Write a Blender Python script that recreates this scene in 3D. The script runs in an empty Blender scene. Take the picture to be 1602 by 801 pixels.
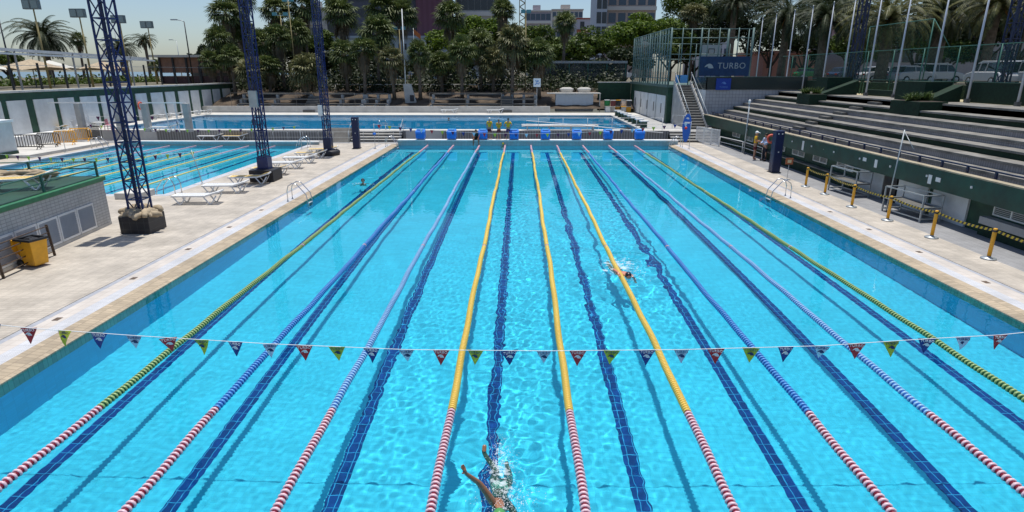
import bpy, bmesh, math, random
import numpy as np
from mathutils import Vector, Matrix
random.seed(7)
SC = bpy.context.scene
COL = SC.collection
PI = math.pi
R = math.radians
H = 5.5                                    # eye height above the water
YAW, PITCH, F = R(.765), R(17.235), 930.0
_r = Vector((math.cos(YAW), math.sin(YAW), 0))
_f = Vector((-math.sin(YAW)*math.cos(PITCH), math.cos(YAW)*math.cos(PITCH), -math.sin(PITCH)))
_u = _r.cross(_f)
def ray(x, y): return _r*((x-801)/F) + _u*((400.5-y)/F) + _f
def aty(x, y, Y):
    d = ray(x, y); return Vector((0, 0, H)) + d*(Y/d.y)
def atz(x, y, z):
    d = ray(x, y); return Vector((0, 0, H)) + d*((z-H)/d.z)

# ------------------------------------------------------------ materials
MT = {}
def mat(name, col, rough=.7, metal=0, var=.0, vs=3.0, bump=0, bs=40, spec=.5, alpha=1, col2=None, stretch=None):
    if name in MT: return MT[name]
    m = bpy.data.materials.new(name); m.use_nodes = True; nt = m.node_tree
    b = nt.nodes['Principled BSDF']
    b.inputs['Base Color'].default_value = (*col, 1); b.inputs['Roughness'].default_value = rough
    b.inputs['Metallic'].default_value = metal; b.inputs['Specular IOR Level'].default_value = spec
    tc = nt.nodes.new('ShaderNodeTexCoord')
    src = tc.outputs['Object']
    if stretch:
        mp = nt.nodes.new('ShaderNodeMapping'); mp.inputs['Scale'].default_value = stretch
        nt.links.new(src, mp.inputs[0]); src = mp.outputs[0]
    if var or col2:
        n = nt.nodes.new('ShaderNodeTexNoise'); n.inputs['Scale'].default_value = vs; n.inputs['Detail'].default_value = 6
        n.inputs['Roughness'].default_value = .65
        r = nt.nodes.new('ShaderNodeValToRGB')
        c2 = col2 or tuple(min(1, c*(1+var)) for c in col)
        c1 = col if col2 else tuple(c*(1-var) for c in col)
        r.color_ramp.elements[0].position = .35; r.color_ramp.elements[1].position = .65
        r.color_ramp.elements[0].color = (*c1, 1); r.color_ramp.elements[1].color = (*c2, 1)
        nt.links.new(src, n.inputs['Vector']); nt.links.new(n.outputs['Fac'], r.inputs[0]); nt.links.new(r.outputs[0], b.inputs['Base Color'])
    if bump:
        n = nt.nodes.new('ShaderNodeTexNoise'); n.inputs['Scale'].default_value = bs; n.inputs['Detail'].default_value = 4
        bp = nt.nodes.new('ShaderNodeBump'); bp.inputs['Strength'].default_value = bump; bp.inputs['Distance'].default_value = .02
        nt.links.new(src, n.inputs['Vector']); nt.links.new(n.outputs['Fac'], bp.inputs['Height']); nt.links.new(bp.outputs[0], b.inputs['Normal'])
    MT[name] = m
    return m
def tiles(name, col, grout, w, h, axes='xy', var=.08, rough=.5, mortar=.008, offset=0.0, stain=.12):
    """brick texture laid in the plane given by axes, in world metres (object coordinates)"""
    if name in MT: return MT[name]
    m = bpy.data.materials.new(name); m.use_nodes = True; nt = m.node_tree; L = nt.links.new
    b = nt.nodes['Principled BSDF']; b.inputs['Roughness'].default_value = rough
    g = nt.nodes.new('ShaderNodeNewGeometry'); s = nt.nodes.new('ShaderNodeSeparateXYZ'); c = nt.nodes.new('ShaderNodeCombineXYZ')
    L(g.outputs['Position'], s.inputs[0])
    L(s.outputs[axes[0].upper()], c.inputs[0]); L(s.outputs[axes[1].upper()], c.inputs[1])
    br = nt.nodes.new('ShaderNodeTexBrick'); br.offset = offset; br.squash = 1
    br.inputs['Scale'].default_value = 1; br.inputs['Brick Width'].default_value = w; br.inputs['Row Height'].default_value = h
    br.inputs['Mortar Size'].default_value = mortar; br.inputs['Mortar Smooth'].default_value = .1; br.inputs['Bias'].default_value = 0
    br.inputs['Color1'].default_value = (*[x*(1-var) for x in col], 1); br.inputs['Color2'].default_value = (*[min(1, x*(1+var)) for x in col], 1)
    br.inputs['Mortar'].default_value = (*grout, 1)
    L(c.outputs[0], br.inputs['Vector'])
    n = nt.nodes.new('ShaderNodeTexNoise'); n.inputs['Scale'].default_value = .8; n.inputs['Detail'].default_value = 8; n.inputs['Roughness'].default_value = .7
    L(g.outputs['Position'], n.inputs['Vector'])
    mr = nt.nodes.new('ShaderNodeMapRange'); mr.inputs[1].default_value = .35; mr.inputs[2].default_value = .65
    mr.inputs[3].default_value = 1-stain; mr.inputs[4].default_value = 1+stain*.4
    L(n.outputs['Fac'], mr.inputs[0])
    mx = nt.nodes.new('ShaderNodeMix'); mx.data_type = 'RGBA'; mx.blend_type = 'MULTIPLY'; mx.inputs[0].default_value = 1
    L(br.outputs['Color'], mx.inputs[6]); L(mr.outputs[0], mx.inputs[7]); L(mx.outputs[2], b.inputs['Base Color'])
    MT[name] = m
    return m
def netting(name, col, scale, density, axes='xz', thick=.3):
    """woven net or windbreak cloth: real holes (transparent) between threads"""
    if name in MT: return MT[name]
    m = bpy.data.materials.new(name); m.use_nodes = True; nt = m.node_tree; L = nt.links.new
    b = nt.nodes['Principled BSDF']; b.inputs['Base Color'].default_value = (*col, 1); b.inputs['Roughness'].default_value = .8
    b.inputs['Alpha'].default_value = density
    MT[name] = m
    return m
def stripes(name, c1, c2, period, axis=(0, 1, 0)):
    if name in MT: return MT[name]
    m = bpy.data.materials.new(name); m.use_nodes = True; nt = m.node_tree; L = nt.links.new
    b = nt.nodes['Principled BSDF']; b.inputs['Roughness'].default_value = .5
    g = nt.nodes.new('ShaderNodeNewGeometry'); d = nt.nodes.new('ShaderNodeVectorMath'); d.operation = 'DOT_PRODUCT'; d.inputs[1].default_value = axis
    L(g.outputs['Position'], d.inputs[0])
    q = nt.nodes.new('ShaderNodeMath'); q.operation = 'DIVIDE'; q.inputs[1].default_value = period; L(d.outputs['Value'], q.inputs[0])
    fr = nt.nodes.new('ShaderNodeMath'); fr.operation = 'FRACT'; L(q.outputs[0], fr.inputs[0])
    gt = nt.nodes.new('ShaderNodeMath'); gt.operation = 'GREATER_THAN'; gt.inputs[1].default_value = .5; L(fr.outputs[0], gt.inputs[0])
    mx = nt.nodes.new('ShaderNodeMix'); mx.data_type = 'RGBA'; mx.inputs[6].default_value = (*c1, 1); mx.inputs[7].default_value = (*c2, 1)
    L(gt.outputs[0], mx.inputs[0]); L(mx.outputs[2], b.inputs['Base Color'])
    MT[name] = m
    return m
def leafmat(name, col, col2, trans=.25):
    if name in MT: return MT[name]
    m = bpy.data.materials.new(name); m.use_nodes = True; nt = m.node_tree; L = nt.links.new
    b = nt.nodes['Principled BSDF']; b.inputs['Roughness'].default_value = .55; b.inputs['Specular IOR Level'].default_value = .3
    g = nt.nodes.new('ShaderNodeNewGeometry')
    n = nt.nodes.new('ShaderNodeTexNoise'); n.inputs['Scale'].default_value = .7; n.inputs['Detail'].default_value = 3
    ad = nt.nodes.new('ShaderNodeMath'); ad.operation = 'ADD'
    ml = nt.nodes.new('ShaderNodeMath'); ml.operation = 'MULTIPLY'; ml.inputs[1].default_value = .5
    L(g.outputs['Position'], n.inputs['Vector']); L(g.outputs['Random Per Island'], ml.inputs[0]); L(n.outputs['Fac'], ad.inputs[0]); L(ml.outputs[0], ad.inputs[1])
    r = nt.nodes.new('ShaderNodeValToRGB'); r.color_ramp.elements[0].position = .45; r.color_ramp.elements[1].position = 1.0
    r.color_ramp.elements[0].color = (*col, 1); r.color_ramp.elements[1].color = (*col2, 1)
    L(ad.outputs[0], r.inputs[0]); L(r.outputs[0], b.inputs['Base Color'])
    t = nt.nodes.new('ShaderNodeBsdfTranslucent'); L(r.outputs[0], t.inputs[0])
    mx = nt.nodes.new('ShaderNodeMixShader'); mx.inputs[0].default_value = trans
    L(b.outputs[0], mx.inputs[1]); L(t.outputs[0], mx.inputs[2]); L(mx.outputs[0], nt.nodes['Material Output'].inputs[0])
    MT[name] = m
    return m

# ------------------------------------------------------------ mesh builder
class MB:
    def __init__(s): s.v = []; s.f = []; s.mi = []; s.sm = []
    def add(s, vs, fs, mi=0, smooth=False):
        o = len(s.v); s.v += [tuple(v) for v in vs]
        for f in fs: s.f.append(tuple(i+o for i in f)); s.mi.append(mi); s.sm.append(smooth)
        return s
    def box(s, a, b, mi=0, M=None):
        x0, y0, z0 = a; x1, y1, z1 = b
        if x0 > x1: x0, x1 = x1, x0
        if y0 > y1: y0, y1 = y1, y0
        if z0 > z1: z0, z1 = z1, z0
        vs = [Vector(p) for p in ((x0,y0,z0),(x1,y0,z0),(x1,y1,z0),(x0,y1,z0),(x0,y0,z1),(x1,y0,z1),(x1,y1,z1),(x0,y1,z1))]
        if M: vs = [M @ v for v in vs]
        return s.add(vs, [(0,3,2,1),(4,5,6,7),(0,1,5,4),(1,2,6,5),(2,3,7,6),(3,0,4,7)], mi)
    def beam(s, p, q, w, d=None, mi=0, up=(0,0,1)):
        p, q = Vector(p), Vector(q); d = d or w; t = (q-p).normalized(); u = Vector(up)
        if abs(t.dot(u)) > .98: u = Vector((1,0,0))
        a = t.cross(u).normalized(); b = a.cross(t)
        vs = []
        for e in (p, q):
            for i, j in ((-1,-1),(1,-1),(1,1),(-1,1)): vs.append(e + a*i*w/2 + b*j*d/2)
        return s.add(vs, [(3,2,1,0),(4,5,6,7),(0,1,5,4),(1,2,6,5),(2,3,7,6),(3,0,4,7)], mi)
    def tube(s, pts, r, n=8, mi=0, cap=True):
        pts = [Vector(p) for p in pts]; rs = r if isinstance(r, (list, tuple)) else [r]*len(pts)
        vs = []; fs = []; a = None
        for k, p in enumerate(pts):
            t = (pts[min(k+1, len(pts)-1)] - pts[max(k-1, 0)]).normalized()
            if a is None:
                u = Vector((0,0,1)) if abs(t.z) < .9 else Vector((1,0,0)); a = t.cross(u).normalized()
            else:
                a = (a - t*a.dot(t)).normalized()
            b = t.cross(a)
            for i in range(n):
                th = 2*PI*i/n; vs.append(p + (a*math.cos(th) + b*math.sin(th))*rs[k])
        for k in range(len(pts)-1):
            for i in range(n):
                j = (i+1) % n; fs.append((k*n+i, k*n+j, (k+1)*n+j, (k+1)*n+i))
        if cap: fs.append(tuple(range(n-1, -1, -1))); fs.append(tuple((len(pts)-1)*n+i for i in range(n)))
        return s.add(vs, fs, mi, True)
    def lathe(s, prof, c=(0,0,0), n=16, mi=0, axis='z'):
        c = Vector(c); vs = []; fs = []
        for r, z in prof:
            for i in range(n):
                th = 2*PI*i/n; x, y = r*math.cos(th), r*math.sin(th)
                v = (x, y, z) if axis == 'z' else ((x, z, y) if axis == 'y' else (z, x, y))
                vs.append(c + Vector(v))
        for k in range(len(prof)-1):
            for i in range(n):
                j = (i+1) % n; fs.append((k*n+i, k*n+j, (k+1)*n+j, (k+1)*n+i))
        fs.append(tuple(range(n-1, -1, -1))); fs.append(tuple((len(prof)-1)*n+i for i in range(n)))
        return s.add(vs, fs, mi, True)
    def prism(s, poly, y0, y1, mi=0, axes='xz'):
        n = len(poly)
        def V(p, t): return {'xz': (p[0], t, p[1]), 'xy': (p[0], p[1], t), 'yz': (t, p[0], p[1])}[axes]
        vs = [V(p, y0) for p in poly] + [V(p, y1) for p in poly]
        fs = [tuple(range(n)), tuple(range(2*n-1, n-1, -1))] + [(i, (i+1) % n + 0, (i+1) % n + n, i+n) for i in range(n)]
        return s.add(vs, fs, mi)
    def blob(s, c, rx, ry, rz, n=10, m=7, mi=0, jit=0):
        vs = []; fs = []; c = Vector(c)
        for k in range(m+1):
            ph = PI*k/m
            for i in range(n):
                th = 2*PI*i/n; j = 1+random.uniform(-jit, jit)
                vs.append(c + Vector((rx*math.sin(ph)*math.cos(th)*j, ry*math.sin(ph)*math.sin(th)*j, rz*math.cos(ph)*j)))
        for k in range(m):
            for i in range(n):
                j = (i+1) % n; fs.append((k*n+i, (k+1)*n+i, (k+1)*n+j, k*n+j))
        return s.add(vs, fs, mi, True)
    def build(s, name, mats, parent=None, world=False, bevel=0):
        me = bpy.data.meshes.new(name)
        off = Vector((0,0,0))
        if world and parent is not None: off = parent.location
        v = s.v if off.length == 0 else [tuple(Vector(p)-off) for p in s.v]
        me.from_pydata(v, [], s.f)
        mats = mats if isinstance(mats, (list, tuple)) else [mats]
        for m in mats: me.materials.append(m)
        me.polygons.foreach_set('material_index', s.mi); me.polygons.foreach_set('use_smooth', s.sm)
        me.validate(); me.update()
        bm = bmesh.new(); bm.from_mesh(me); bmesh.ops.recalc_face_normals(bm, faces=bm.faces); bm.to_mesh(me); bm.free()
        o = bpy.data.objects.new(name, me); COL.objects.link(o)
        if parent is not None: o.parent = parent
        if bevel:
            md = o.modifiers.new('bev', 'BEVEL'); md.width = bevel; md.segments = 2; md.limit_method = 'ANGLE'
        if any(s.sm) and not all(s.sm): pass
        return o
def tag(o, label, cat, group=None):
    o['label'] = label; o['category'] = cat
    if group: o['group'] = group
    return o
def thing(name, label, cat, loc=(0,0,0), rz=0, group=None):
    o = bpy.data.objects.new(name, None); COL.objects.link(o); o.location = loc; o.rotation_euler = (0,0,rz)
    o.empty_display_size = .2
    return tag(o, label, cat, group)
def struct(o): o['kind'] = 'structure'; return o
def stuff(o): o['kind'] = 'stuff'; return o
def dup(root, loc, rz=None, label=None, group=None, cat=None):
    def cp(o, par):
        c = o.copy(); COL.objects.link(c); c.parent = par
        for ch in list(o.children): cp(ch, c)
        return c
    r = cp(root, None); r.location = loc
    if rz is not None: r.rotation_euler = (0,0,rz)
    if label: r['label'] = label
    if group: r['group'] = group
    return r
ORD = ['first','second','third','fourth','fifth','sixth','seventh','eighth','ninth','tenth','eleventh','twelfth','thirteenth','fourteenth','fifteenth','sixteenth']
_tmpc = {}
def text_mesh(txt, size, extr=.002, bold=.0):
    key = (txt, size, extr, bold)
    if key in _tmpc: return _tmpc[key]
    cu = bpy.data.curves.new('t', 'FONT'); cu.body = txt; cu.size = size; cu.extrude = extr; cu.offset = bold; cu.align_x = 'CENTER'; cu.align_y = 'CENTER'
    cu.resolution_u = 3; cu.space_character = 1.08
    o = bpy.data.objects.new('t', cu); COL.objects.link(o)
    dg = bpy.context.evaluated_depsgraph_get(); me = bpy.data.meshes.new_from_object(o.evaluated_get(dg))
    bpy.data.objects.remove(o); _tmpc[key] = me
    return me
def place_text(txt, size, m, parent, loc, rot, name='lettering', bold=0.0, extr=.002):
    me = text_mesh(txt, size, extr, bold).copy(); me.materials.clear(); me.materials.append(m)
    o = bpy.data.objects.new(name, me); COL.objects.link(o); o.parent = parent; o.location = loc; o.rotation_euler = rot
    return o

# palette
white = mat('white_plastic', (.78,.78,.76), .4, var=.05)
paint_w = mat('white_paint', (.74,.74,.72), .6, var=.08, vs=1.2)
wallwhite = mat('whitewashed_wall', (.60,.61,.60), .8, var=.12, vs=.9)
steel = mat('stainless_steel', (.62,.63,.64), .22, 1)
galv = mat('galvanised_steel', (.42,.45,.46), .5, .6, var=.1)
navy = mat('navy_paint', (.004,.018,.105), .35, var=.15)
navyD = mat('dark_navy_paint', (.006,.014,.06), .4, var=.15)
black = mat('black_plastic', (.015,.015,.017), .4)
darkbox = mat('dark_ballast_box', (.022,.022,.026), .6, var=.3, vs=8)
cloth = mat('beige_canvas', (.38,.30,.20), .9, var=.25, vs=5, bump=.4, bs=12)
yellow = mat('yellow_plastic', (.78,.37,.012), .4, var=.1)
yellowpost = mat('yellow_post_paint', (.72,.36,.02), .5, var=.1)
cushy = mat('yellow_sling_fabric', (.68,.48,.16), .8, var=.1)
rust = mat('rusty_railing', (.12,.085,.06), .7, .3, var=.35, vs=9)
conc = mat('concrete', (.36,.355,.34), .85, var=.14, vs=1.5, bump=.2)
conclt = mat('pale_concrete', (.52,.50,.46), .85, var=.12, vs=1.1, bump=.15)
concdk = mat('dark_concrete', (.12,.115,.105), .9, var=.2, vs=2)
tread = mat('stand_tread_concrete', (.185,.175,.155), .85, var=.4, vs=1.3, bump=.2)
turf = mat('green_turf_cladding', (.005,.024,.010), .9, var=.3, vs=6, bump=.6, bs=60)
greenp = mat('green_painted_wall', (.005,.045,.028), .45, var=.35, vs=1.5)
greend = mat('dark_green_painted_wall', (.012,.055,.03), .6, var=.3, vs=1.5)
greencap = mat('green_coping_paint', (.03,.16,.07), .5, var=.15)
greenst = mat('green_painted_steel', (.03,.12,.09), .5, .2, var=.1)
cagest = mat('pale_green_cage_steel', (.09,.15,.145), .5, .3, var=.15)
glassd = mat('dark_glass', (.03,.04,.045), .08, 0)
bluecov = mat('blue_block_cover', (.012,.16,.62), .45, var=.1)
bluelt = mat('light_blue_paint', (.12,.38,.75), .5)
red = mat('red_plastic', (.55,.03,.02), .45)
skin = mat('skin', (.42,.22,.14), .5)
skint = mat('tanned_skin', (.27,.115,.055), .35, spec=.7)
barkp = mat('palm_bark', (.13,.10,.075), .95, var=.35, vs=4, bump=.8, bs=14)
bark = mat('tree_bark', (.07,.055,.045), .95, var=.3, vs=4, bump=.6)
deadf = leafmat('dead_palm_fronds', (.09,.07,.045), (.20,.155,.095), .15)
# ------------------------------------------------------------ ground, decks, pools
XL, XR, Y0, Y1 = -9.5, 11.5, 3.85, 46.6    # main pool water
P2 = (-31, 26.8, -16.4, 46.2)              # training pool
P3 = (-35, 50.6, 10, 67.5)                 # diving pool on the upper deck
ZD, ZU = .1, .9
gr = mat('dry_park_ground', (.10,.095,.06), .95, var=.35, vs=.25, col2=(.16,.13,.09))
def ring(name, ox0, oy0, ox1, oy1, ix0, iy0, ix1, iy1, z, m):
    vs = [(ox0,oy0,z),(ox1,oy0,z),(ox1,oy1,z),(ox0,oy1,z),(ix0,iy0,z),(ix1,iy0,z),(ix1,iy1,z),(ix0,iy1,z)]
    return struct(MB().add(vs, [(0,1,5,4),(1,2,6,5),(2,3,7,6),(3,0,4,7)]).build(name, m))
ring('ground', -3000, -3000, 3000, 4500, -37.9, -14, 24.2, 84, 3.9, gr)
deck_t = tiles('cream_deck_tiles', (.47,.42,.355), (.36,.32,.265), .24, .12, 'xy', var=.07, rough=.7, mortar=.008, stain=.28)
deck_g = tiles('grey_deck_tiles', (.27,.27,.275), (.19,.19,.195), .24, .12, 'xy', var=.05, rough=.7, mortar=.009, stain=.2)
cop_t = tiles('tan_pool_edge_tiles', (.43,.345,.235), (.28,.22,.15), .24, .12, 'xy', var=.14, rough=.5, stain=.25)
cop_w = tiles('white_overflow_grate', (.56,.56,.57), (.36,.37,.40), .05, .24, 'xy', var=.05, rough=.5, mortar=.006, stain=.2)
cop_c = tiles('cream_edge_tiles', (.55,.50,.45), (.45,.40,.35), .24, .24, 'xy', var=.04, rough=.6, stain=.15)
gut = mat('grey_drain_channel', (.34,.35,.38), .6, var=.15, vs=4)
def slab(name, x0, y0, x1, y1, z, m, t=.06): return struct(MB().box((x0,y0,z-t),(x1,y1,z)).build(name, m))
# left deck between the two pools, in strips that run with the main pool
def strips(xs, ms, names, y0, y1):
    for (a, b), m, n in zip(zip(xs, xs[1:]), ms, names): slab(n, a, y0, b, y1, ZD, m)
YB = 46.6
struct(MB().prism([(-10.0,-.5),(-9.497,-.5),(-9.497,.03),(-9.56,.05),(-10.0,ZD)], -2, YB, 0, 'xz').build('pool_edge', cop_t))
slab('overflow_grate', -10.36, -2, -10.0, YB, ZD, cop_w)
slab('edge_paving', -10.76, -2, -10.36, YB, ZD, cop_c)
slab('drain_channel', -10.94, -2, -10.76, YB, ZD-.012, gut)
slab('pool_deck', -16.0, -2, -10.94, YB, ZD, deck_t)
struct(MB().prism([(11.95,-.5),(11.497,-.5),(11.497,.03),(11.56,.05),(11.95,ZD)], -2, YB, 0, 'xz').build('pool_edge', cop_t))
slab('overflow_grate', 11.95, -2, 12.3, YB, ZD, cop_w)
slab('edge_paving', 12.3, -2, 12.75, YB, ZD, cop_c)
slab('drain_channel', 12.75, -2, 12.9, YB, ZD-.012, gut)
slab('pool_deck', 12.9, -2, 14.25, YB, ZD, deck_t)
slab('pool_deck', 14.25, -2, 18.9, YB+3, ZD, deck_g)
slab('pool_deck', 12.2, YB+.002, 14.25, 49.5, ZD, deck_t)
slab('pool_deck', -37.4, 47.25, 12.2, 49.5, ZD, deck_g)
slab('pool_deck', -16.4, YB+.002, -9.5, 47.25, ZD, deck_t)
slab('pool_deck', -37.4, 46.2, -16.4, 47.25, ZD, deck_t)
slab('edge_paving', -16.4, 26.8, -16.0, YB, ZD, cop_w, .4)
slab('pool_deck', -17.6, -2, -16.0, 26.4, ZD, deck_t)
slab('pool_deck', -37.4, -2, -17.6, 26.4, ZD, deck_t)
slab('edge_paving', -31.4, 26.4, -16.0, 26.8, ZD, cop_w, .4)
slab('edge_paving', -31.4, 26.8, -31.0, 46.2, ZD, cop_w, .4)
slab('pool_deck', -37.4, 26.4, -31.4, 46.2, ZD, deck_t)
slab('pool_deck', -9.5, -2, 11.5, 3.6, ZD, deck_t); slab('pool_edge', -9.5, 3.6, 11.5, Y0, ZD, cop_t, .5)
# raised end wall of the main pool
faceT = tiles('blue_grey_end_wall_tiles', (.30,.40,.42), (.22,.28,.3), .24, .24, 'xz', var=.06, rough=.3)
struct(MB().box((-9.5,46.62,-.3),(12.2,47.25,.36)).build('pool_end_wall', faceT))
struct(MB().box((-9.52,46.58,.362),(12.22,47.27,.44)).build('pool_end_coping', paint_w))
# upper deck round the far pool
for i, (a, b, c, d) in enumerate(((-37.4,49.5,14.0,P3[1]-.01), (-37.4,P3[1],P3[0],P3[3]), (P3[2],P3[1],30,P3[3]), (-37.4,P3[3],30,71.5))):
    slab('upper_deck', a, b, c, d, ZU, conclt if i != 2 else conc, .8)
struct(MB().box((14.0,49.5,.1),(16.2,50.6,.9)).build('upper_deck', conc))
ret = stripes('railing_fronted_retaining_wall', (.15,.145,.135), (.27,.26,.25), .22, (1,0,0))
struct(MB().box((-30,49.44,.1),(-9.4,49.496,.86)).build('retaining_wall_face', ret))
struct(MB().box((-6.4,49.44,.1),(12.0,49.496,.86)).build('retaining_wall_face', ret))

# basins
BD = 2.0
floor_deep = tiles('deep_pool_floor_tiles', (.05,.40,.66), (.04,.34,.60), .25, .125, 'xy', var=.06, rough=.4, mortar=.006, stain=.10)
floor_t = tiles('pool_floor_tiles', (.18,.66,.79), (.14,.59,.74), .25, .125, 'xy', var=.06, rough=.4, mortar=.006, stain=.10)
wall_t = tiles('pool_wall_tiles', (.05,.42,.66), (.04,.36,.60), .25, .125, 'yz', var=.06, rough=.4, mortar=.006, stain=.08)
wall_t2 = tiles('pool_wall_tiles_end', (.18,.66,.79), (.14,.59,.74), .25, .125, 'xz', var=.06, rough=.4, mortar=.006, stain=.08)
line_t = tiles('navy_lane_tiles', (.006,.040,.20), (.10,.38,.64), .14, .27, 'xy', var=.2, rough=.35, mortar=.007, stain=.1)
recv = []
def basin(x0, y0, x1, y1, zw, d, fm=None):
    a = struct(MB().add([(x0,y0,zw-d),(x1,y0,zw-d),(x1,y1,zw-d),(x0,y1,zw-d)], [(0,1,2,3)]).build('pool_floor', fm or floor_t))
    w = MB()
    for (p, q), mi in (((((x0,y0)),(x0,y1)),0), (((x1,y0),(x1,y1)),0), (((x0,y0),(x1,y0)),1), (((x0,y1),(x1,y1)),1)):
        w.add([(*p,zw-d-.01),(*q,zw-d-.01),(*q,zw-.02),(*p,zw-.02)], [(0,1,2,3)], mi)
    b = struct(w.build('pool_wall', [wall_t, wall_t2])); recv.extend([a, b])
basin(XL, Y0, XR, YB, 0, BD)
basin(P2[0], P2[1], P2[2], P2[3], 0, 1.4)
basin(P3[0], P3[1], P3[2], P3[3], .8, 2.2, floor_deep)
# lane lines on the floor (a sheet 4 mm proud), each with a cross bar at the far end
LX = [-8.0+2.5*i for i in range(8)]
for x in LX:
    m = MB(); z = -BD+.004
    m.add([(x-.125,Y0+1.6,z),(x+.125,Y0+1.6,z),(x+.125,44.6,z),(x-.125,44.6,z)], [(0,1,2,3)])
    m.add([(x-.5,44.6,z),(x+.5,44.6,z),(x+.5,44.85,z),(x-.5,44.85,z)], [(0,1,2,3)])
    recv.append(struct(m.build('lane_line', line_t)))
for i in range(6):
    x = -18.3-i*2.15; z = -1.396
    recv.append(struct(MB().add([(x-.12,28.5,z),(x+.12,28.5,z),(x+.12,44.6,z),(x-.12,44.6,z)], [(0,1,2,3)]).build('lane_line', line_t)))
# water: refracting sheet with real waves
def water(name, x0, y0, x1, y1, zw, nx, ys, amp, tint, wake=None, seed=1):
    rng = np.random.RandomState(seed)
    X = np.linspace(x0, x1, nx); Y = np.array(ys); XX, YY = np.meshgrid(X, Y); Z = np.zeros_like(XX); Zs = np.zeros_like(XX); Zf = np.zeros_like(XX)
    for k in range(84):
        L = 10**rng.uniform(math.log10(.12), math.log10(2.0)) if k > 24 else rng.uniform(.11, .24); a = rng.uniform(0, 2*PI); ph = rng.uniform(0, 2*PI); kk = 2*PI/L
        wv = np.sin(kk*(math.cos(a)*XX+math.sin(a)*YY)+ph)
        if L < .24: Zf += .00052*L*wv
        elif L < .5: Zs += .00052*L**.8*wv
        else: Z += .00022*L*wv
    # swell drifting towards the left bank
    for k in range(16):
        L = rng.uniform(.25, .7); a = rng.normal(1.25, .22); ph = rng.uniform(0, 2*PI); kk = 2*PI/L
        Zs += .00045*L*np.sin(kk*(math.cos(a)*XX+math.sin(a)*YY)+ph)
    A = np.ones_like(XX)
    if wake is not None: A = wake(XX, YY)
    Zt = (Z*(0.03+A*.42) + Zs*(.17+A*.68) + Zf*(.50+A*.5))*amp
    if wake is not None: Zt += wakebump(XX, YY)
    vs = np.stack([XX.ravel(), YY.ravel(), (Zt+zw).ravel()], 1)
    ny = len(Y); idx = np.arange(nx*ny).reshape(ny, nx)
    q = np.stack([idx[:-1,:-1].ravel(), idx[:-1,1:].ravel(), idx[1:,1:].ravel(), idx[1:,:-1].ravel()], 1)
    me = bpy.data.meshes.new(name); me.vertices.add(len(vs)); me.vertices.foreach_set('co', vs.ravel().astype(np.float32))
    me.loops.add(q.size); me.loops.foreach_set('vertex_index', q.ravel().astype(np.int32))
    me.polygons.add(len(q)); me.polygons.foreach_set('loop_start', np.arange(0, q.size, 4).astype(np.int32)); me.polygons.foreach_set('loop_total', np.full(len(q), 4, np.int32))
    me.polygons.foreach_set('use_smooth', np.ones(len(q), bool)); me.update(calc_edges=True)
    m = bpy.data.materials.new(name+'_surface'); m.use_nodes = True; nt = m.node_tree; nt.nodes.clear(); Lk = nt.links.new
    out = nt.nodes.new('ShaderNodeOutputMaterial'); rf = nt.nodes.new('ShaderNodeBsdfRefraction'); gl = nt.nodes.new('ShaderNodeBsdfGlossy')
    rf.inputs['IOR'].default_value = 1.333; rf.inputs['Roughness'].default_value = 0; rf.inputs['Color'].default_value = (*tint, 1)
    gl.inputs['Roughness'].default_value = .02
    fr = nt.nodes.new('ShaderNodeFresnel'); fr.inputs['IOR'].default_value = 1.333
    mx = nt.nodes.new('ShaderNodeMixShader'); Lk(fr.outputs[0], mx.inputs[0]); Lk(rf.outputs[0], mx.inputs[1]); Lk(gl.outputs[0], mx.inputs[2]); Lk(mx.outputs[0], out.inputs[0])
    me.materials.append(m)
    o = bpy.data.objects.new(name, me); COL.objects.link(o); struct(o)
    try: o.cycles.is_caustics_caster = True
    except Exception: pass
    return o
def wake(X, Y):
    A = np.zeros_like(X)
    g = lambda x, w, y0, y1: np.exp(-((X-x)/w)**2)/(1+np.exp(-(Y-y0)*1.2))/(1+np.exp((Y-y1)*.6))
    A += 2.5*g(-.1, .95, 5.5, 30) + 1.6*g(-2.3, .8, 8.5, 18) + 1.0*g(1.7, .7, 5.5, 10) + 1.9*g(1.9, .8, 11, 24) + 2.5*g(3.9, .9, 14, 30) + .25*g(0, 4, 3, 40)
    A += 1.2*g(-8.2, .8, 28, 42)
    return A
def wakebump(X, Y):
    Z = np.zeros_like(X)
    for cx, cy, s, w in ((-.3,7.1,.55,1.0), (3.35,17.1,.5,1.3), (-8.2,32.2,.25,.8)):
        r = np.hypot(X-cx, (Y-cy)*.8); Z += s*.03*np.exp(-(r/w)**2)*np.cos(r*9)
    # diverging swimmer's waves along the middle lanes
    for cx, cy, s in ((-.3,7.1,1), (3.35,17.1,1.2)):
        t = Y-cy; k = np.clip(t, 0, 14); m = np.exp(-k/9)*(t > 0)*(t < 14)
        Z += .007*s*m*np.sin(7*np.abs(X-cx)-2.2*k)*np.exp(-((np.abs(X-cx)-.30*k)/1.1)**2)
    return Z
ys = [3.85]
while ys[-1] < YB: ys.append(ys[-1] + max(.026, .0034*ys[-1]))
ys[-1] = YB
TINT = (.50,.945,1.0)
W1 = water('pool_water', XL, Y0, XR, YB, 0, 560, ys, 1.0, TINT, wake, 3)
W2 = water('pool_water', P2[0], P2[1], P2[2], P2[3], 0, 110, list(np.linspace(P2[1], P2[3], 140)), 1.2, TINT, None, 5)
W3 = water('pool_water', P3[0], P3[1], P3[2], P3[3], .8, 200, list(np.linspace(P3[1], P3[3], 90)), .55, TINT, None, 8)

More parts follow.
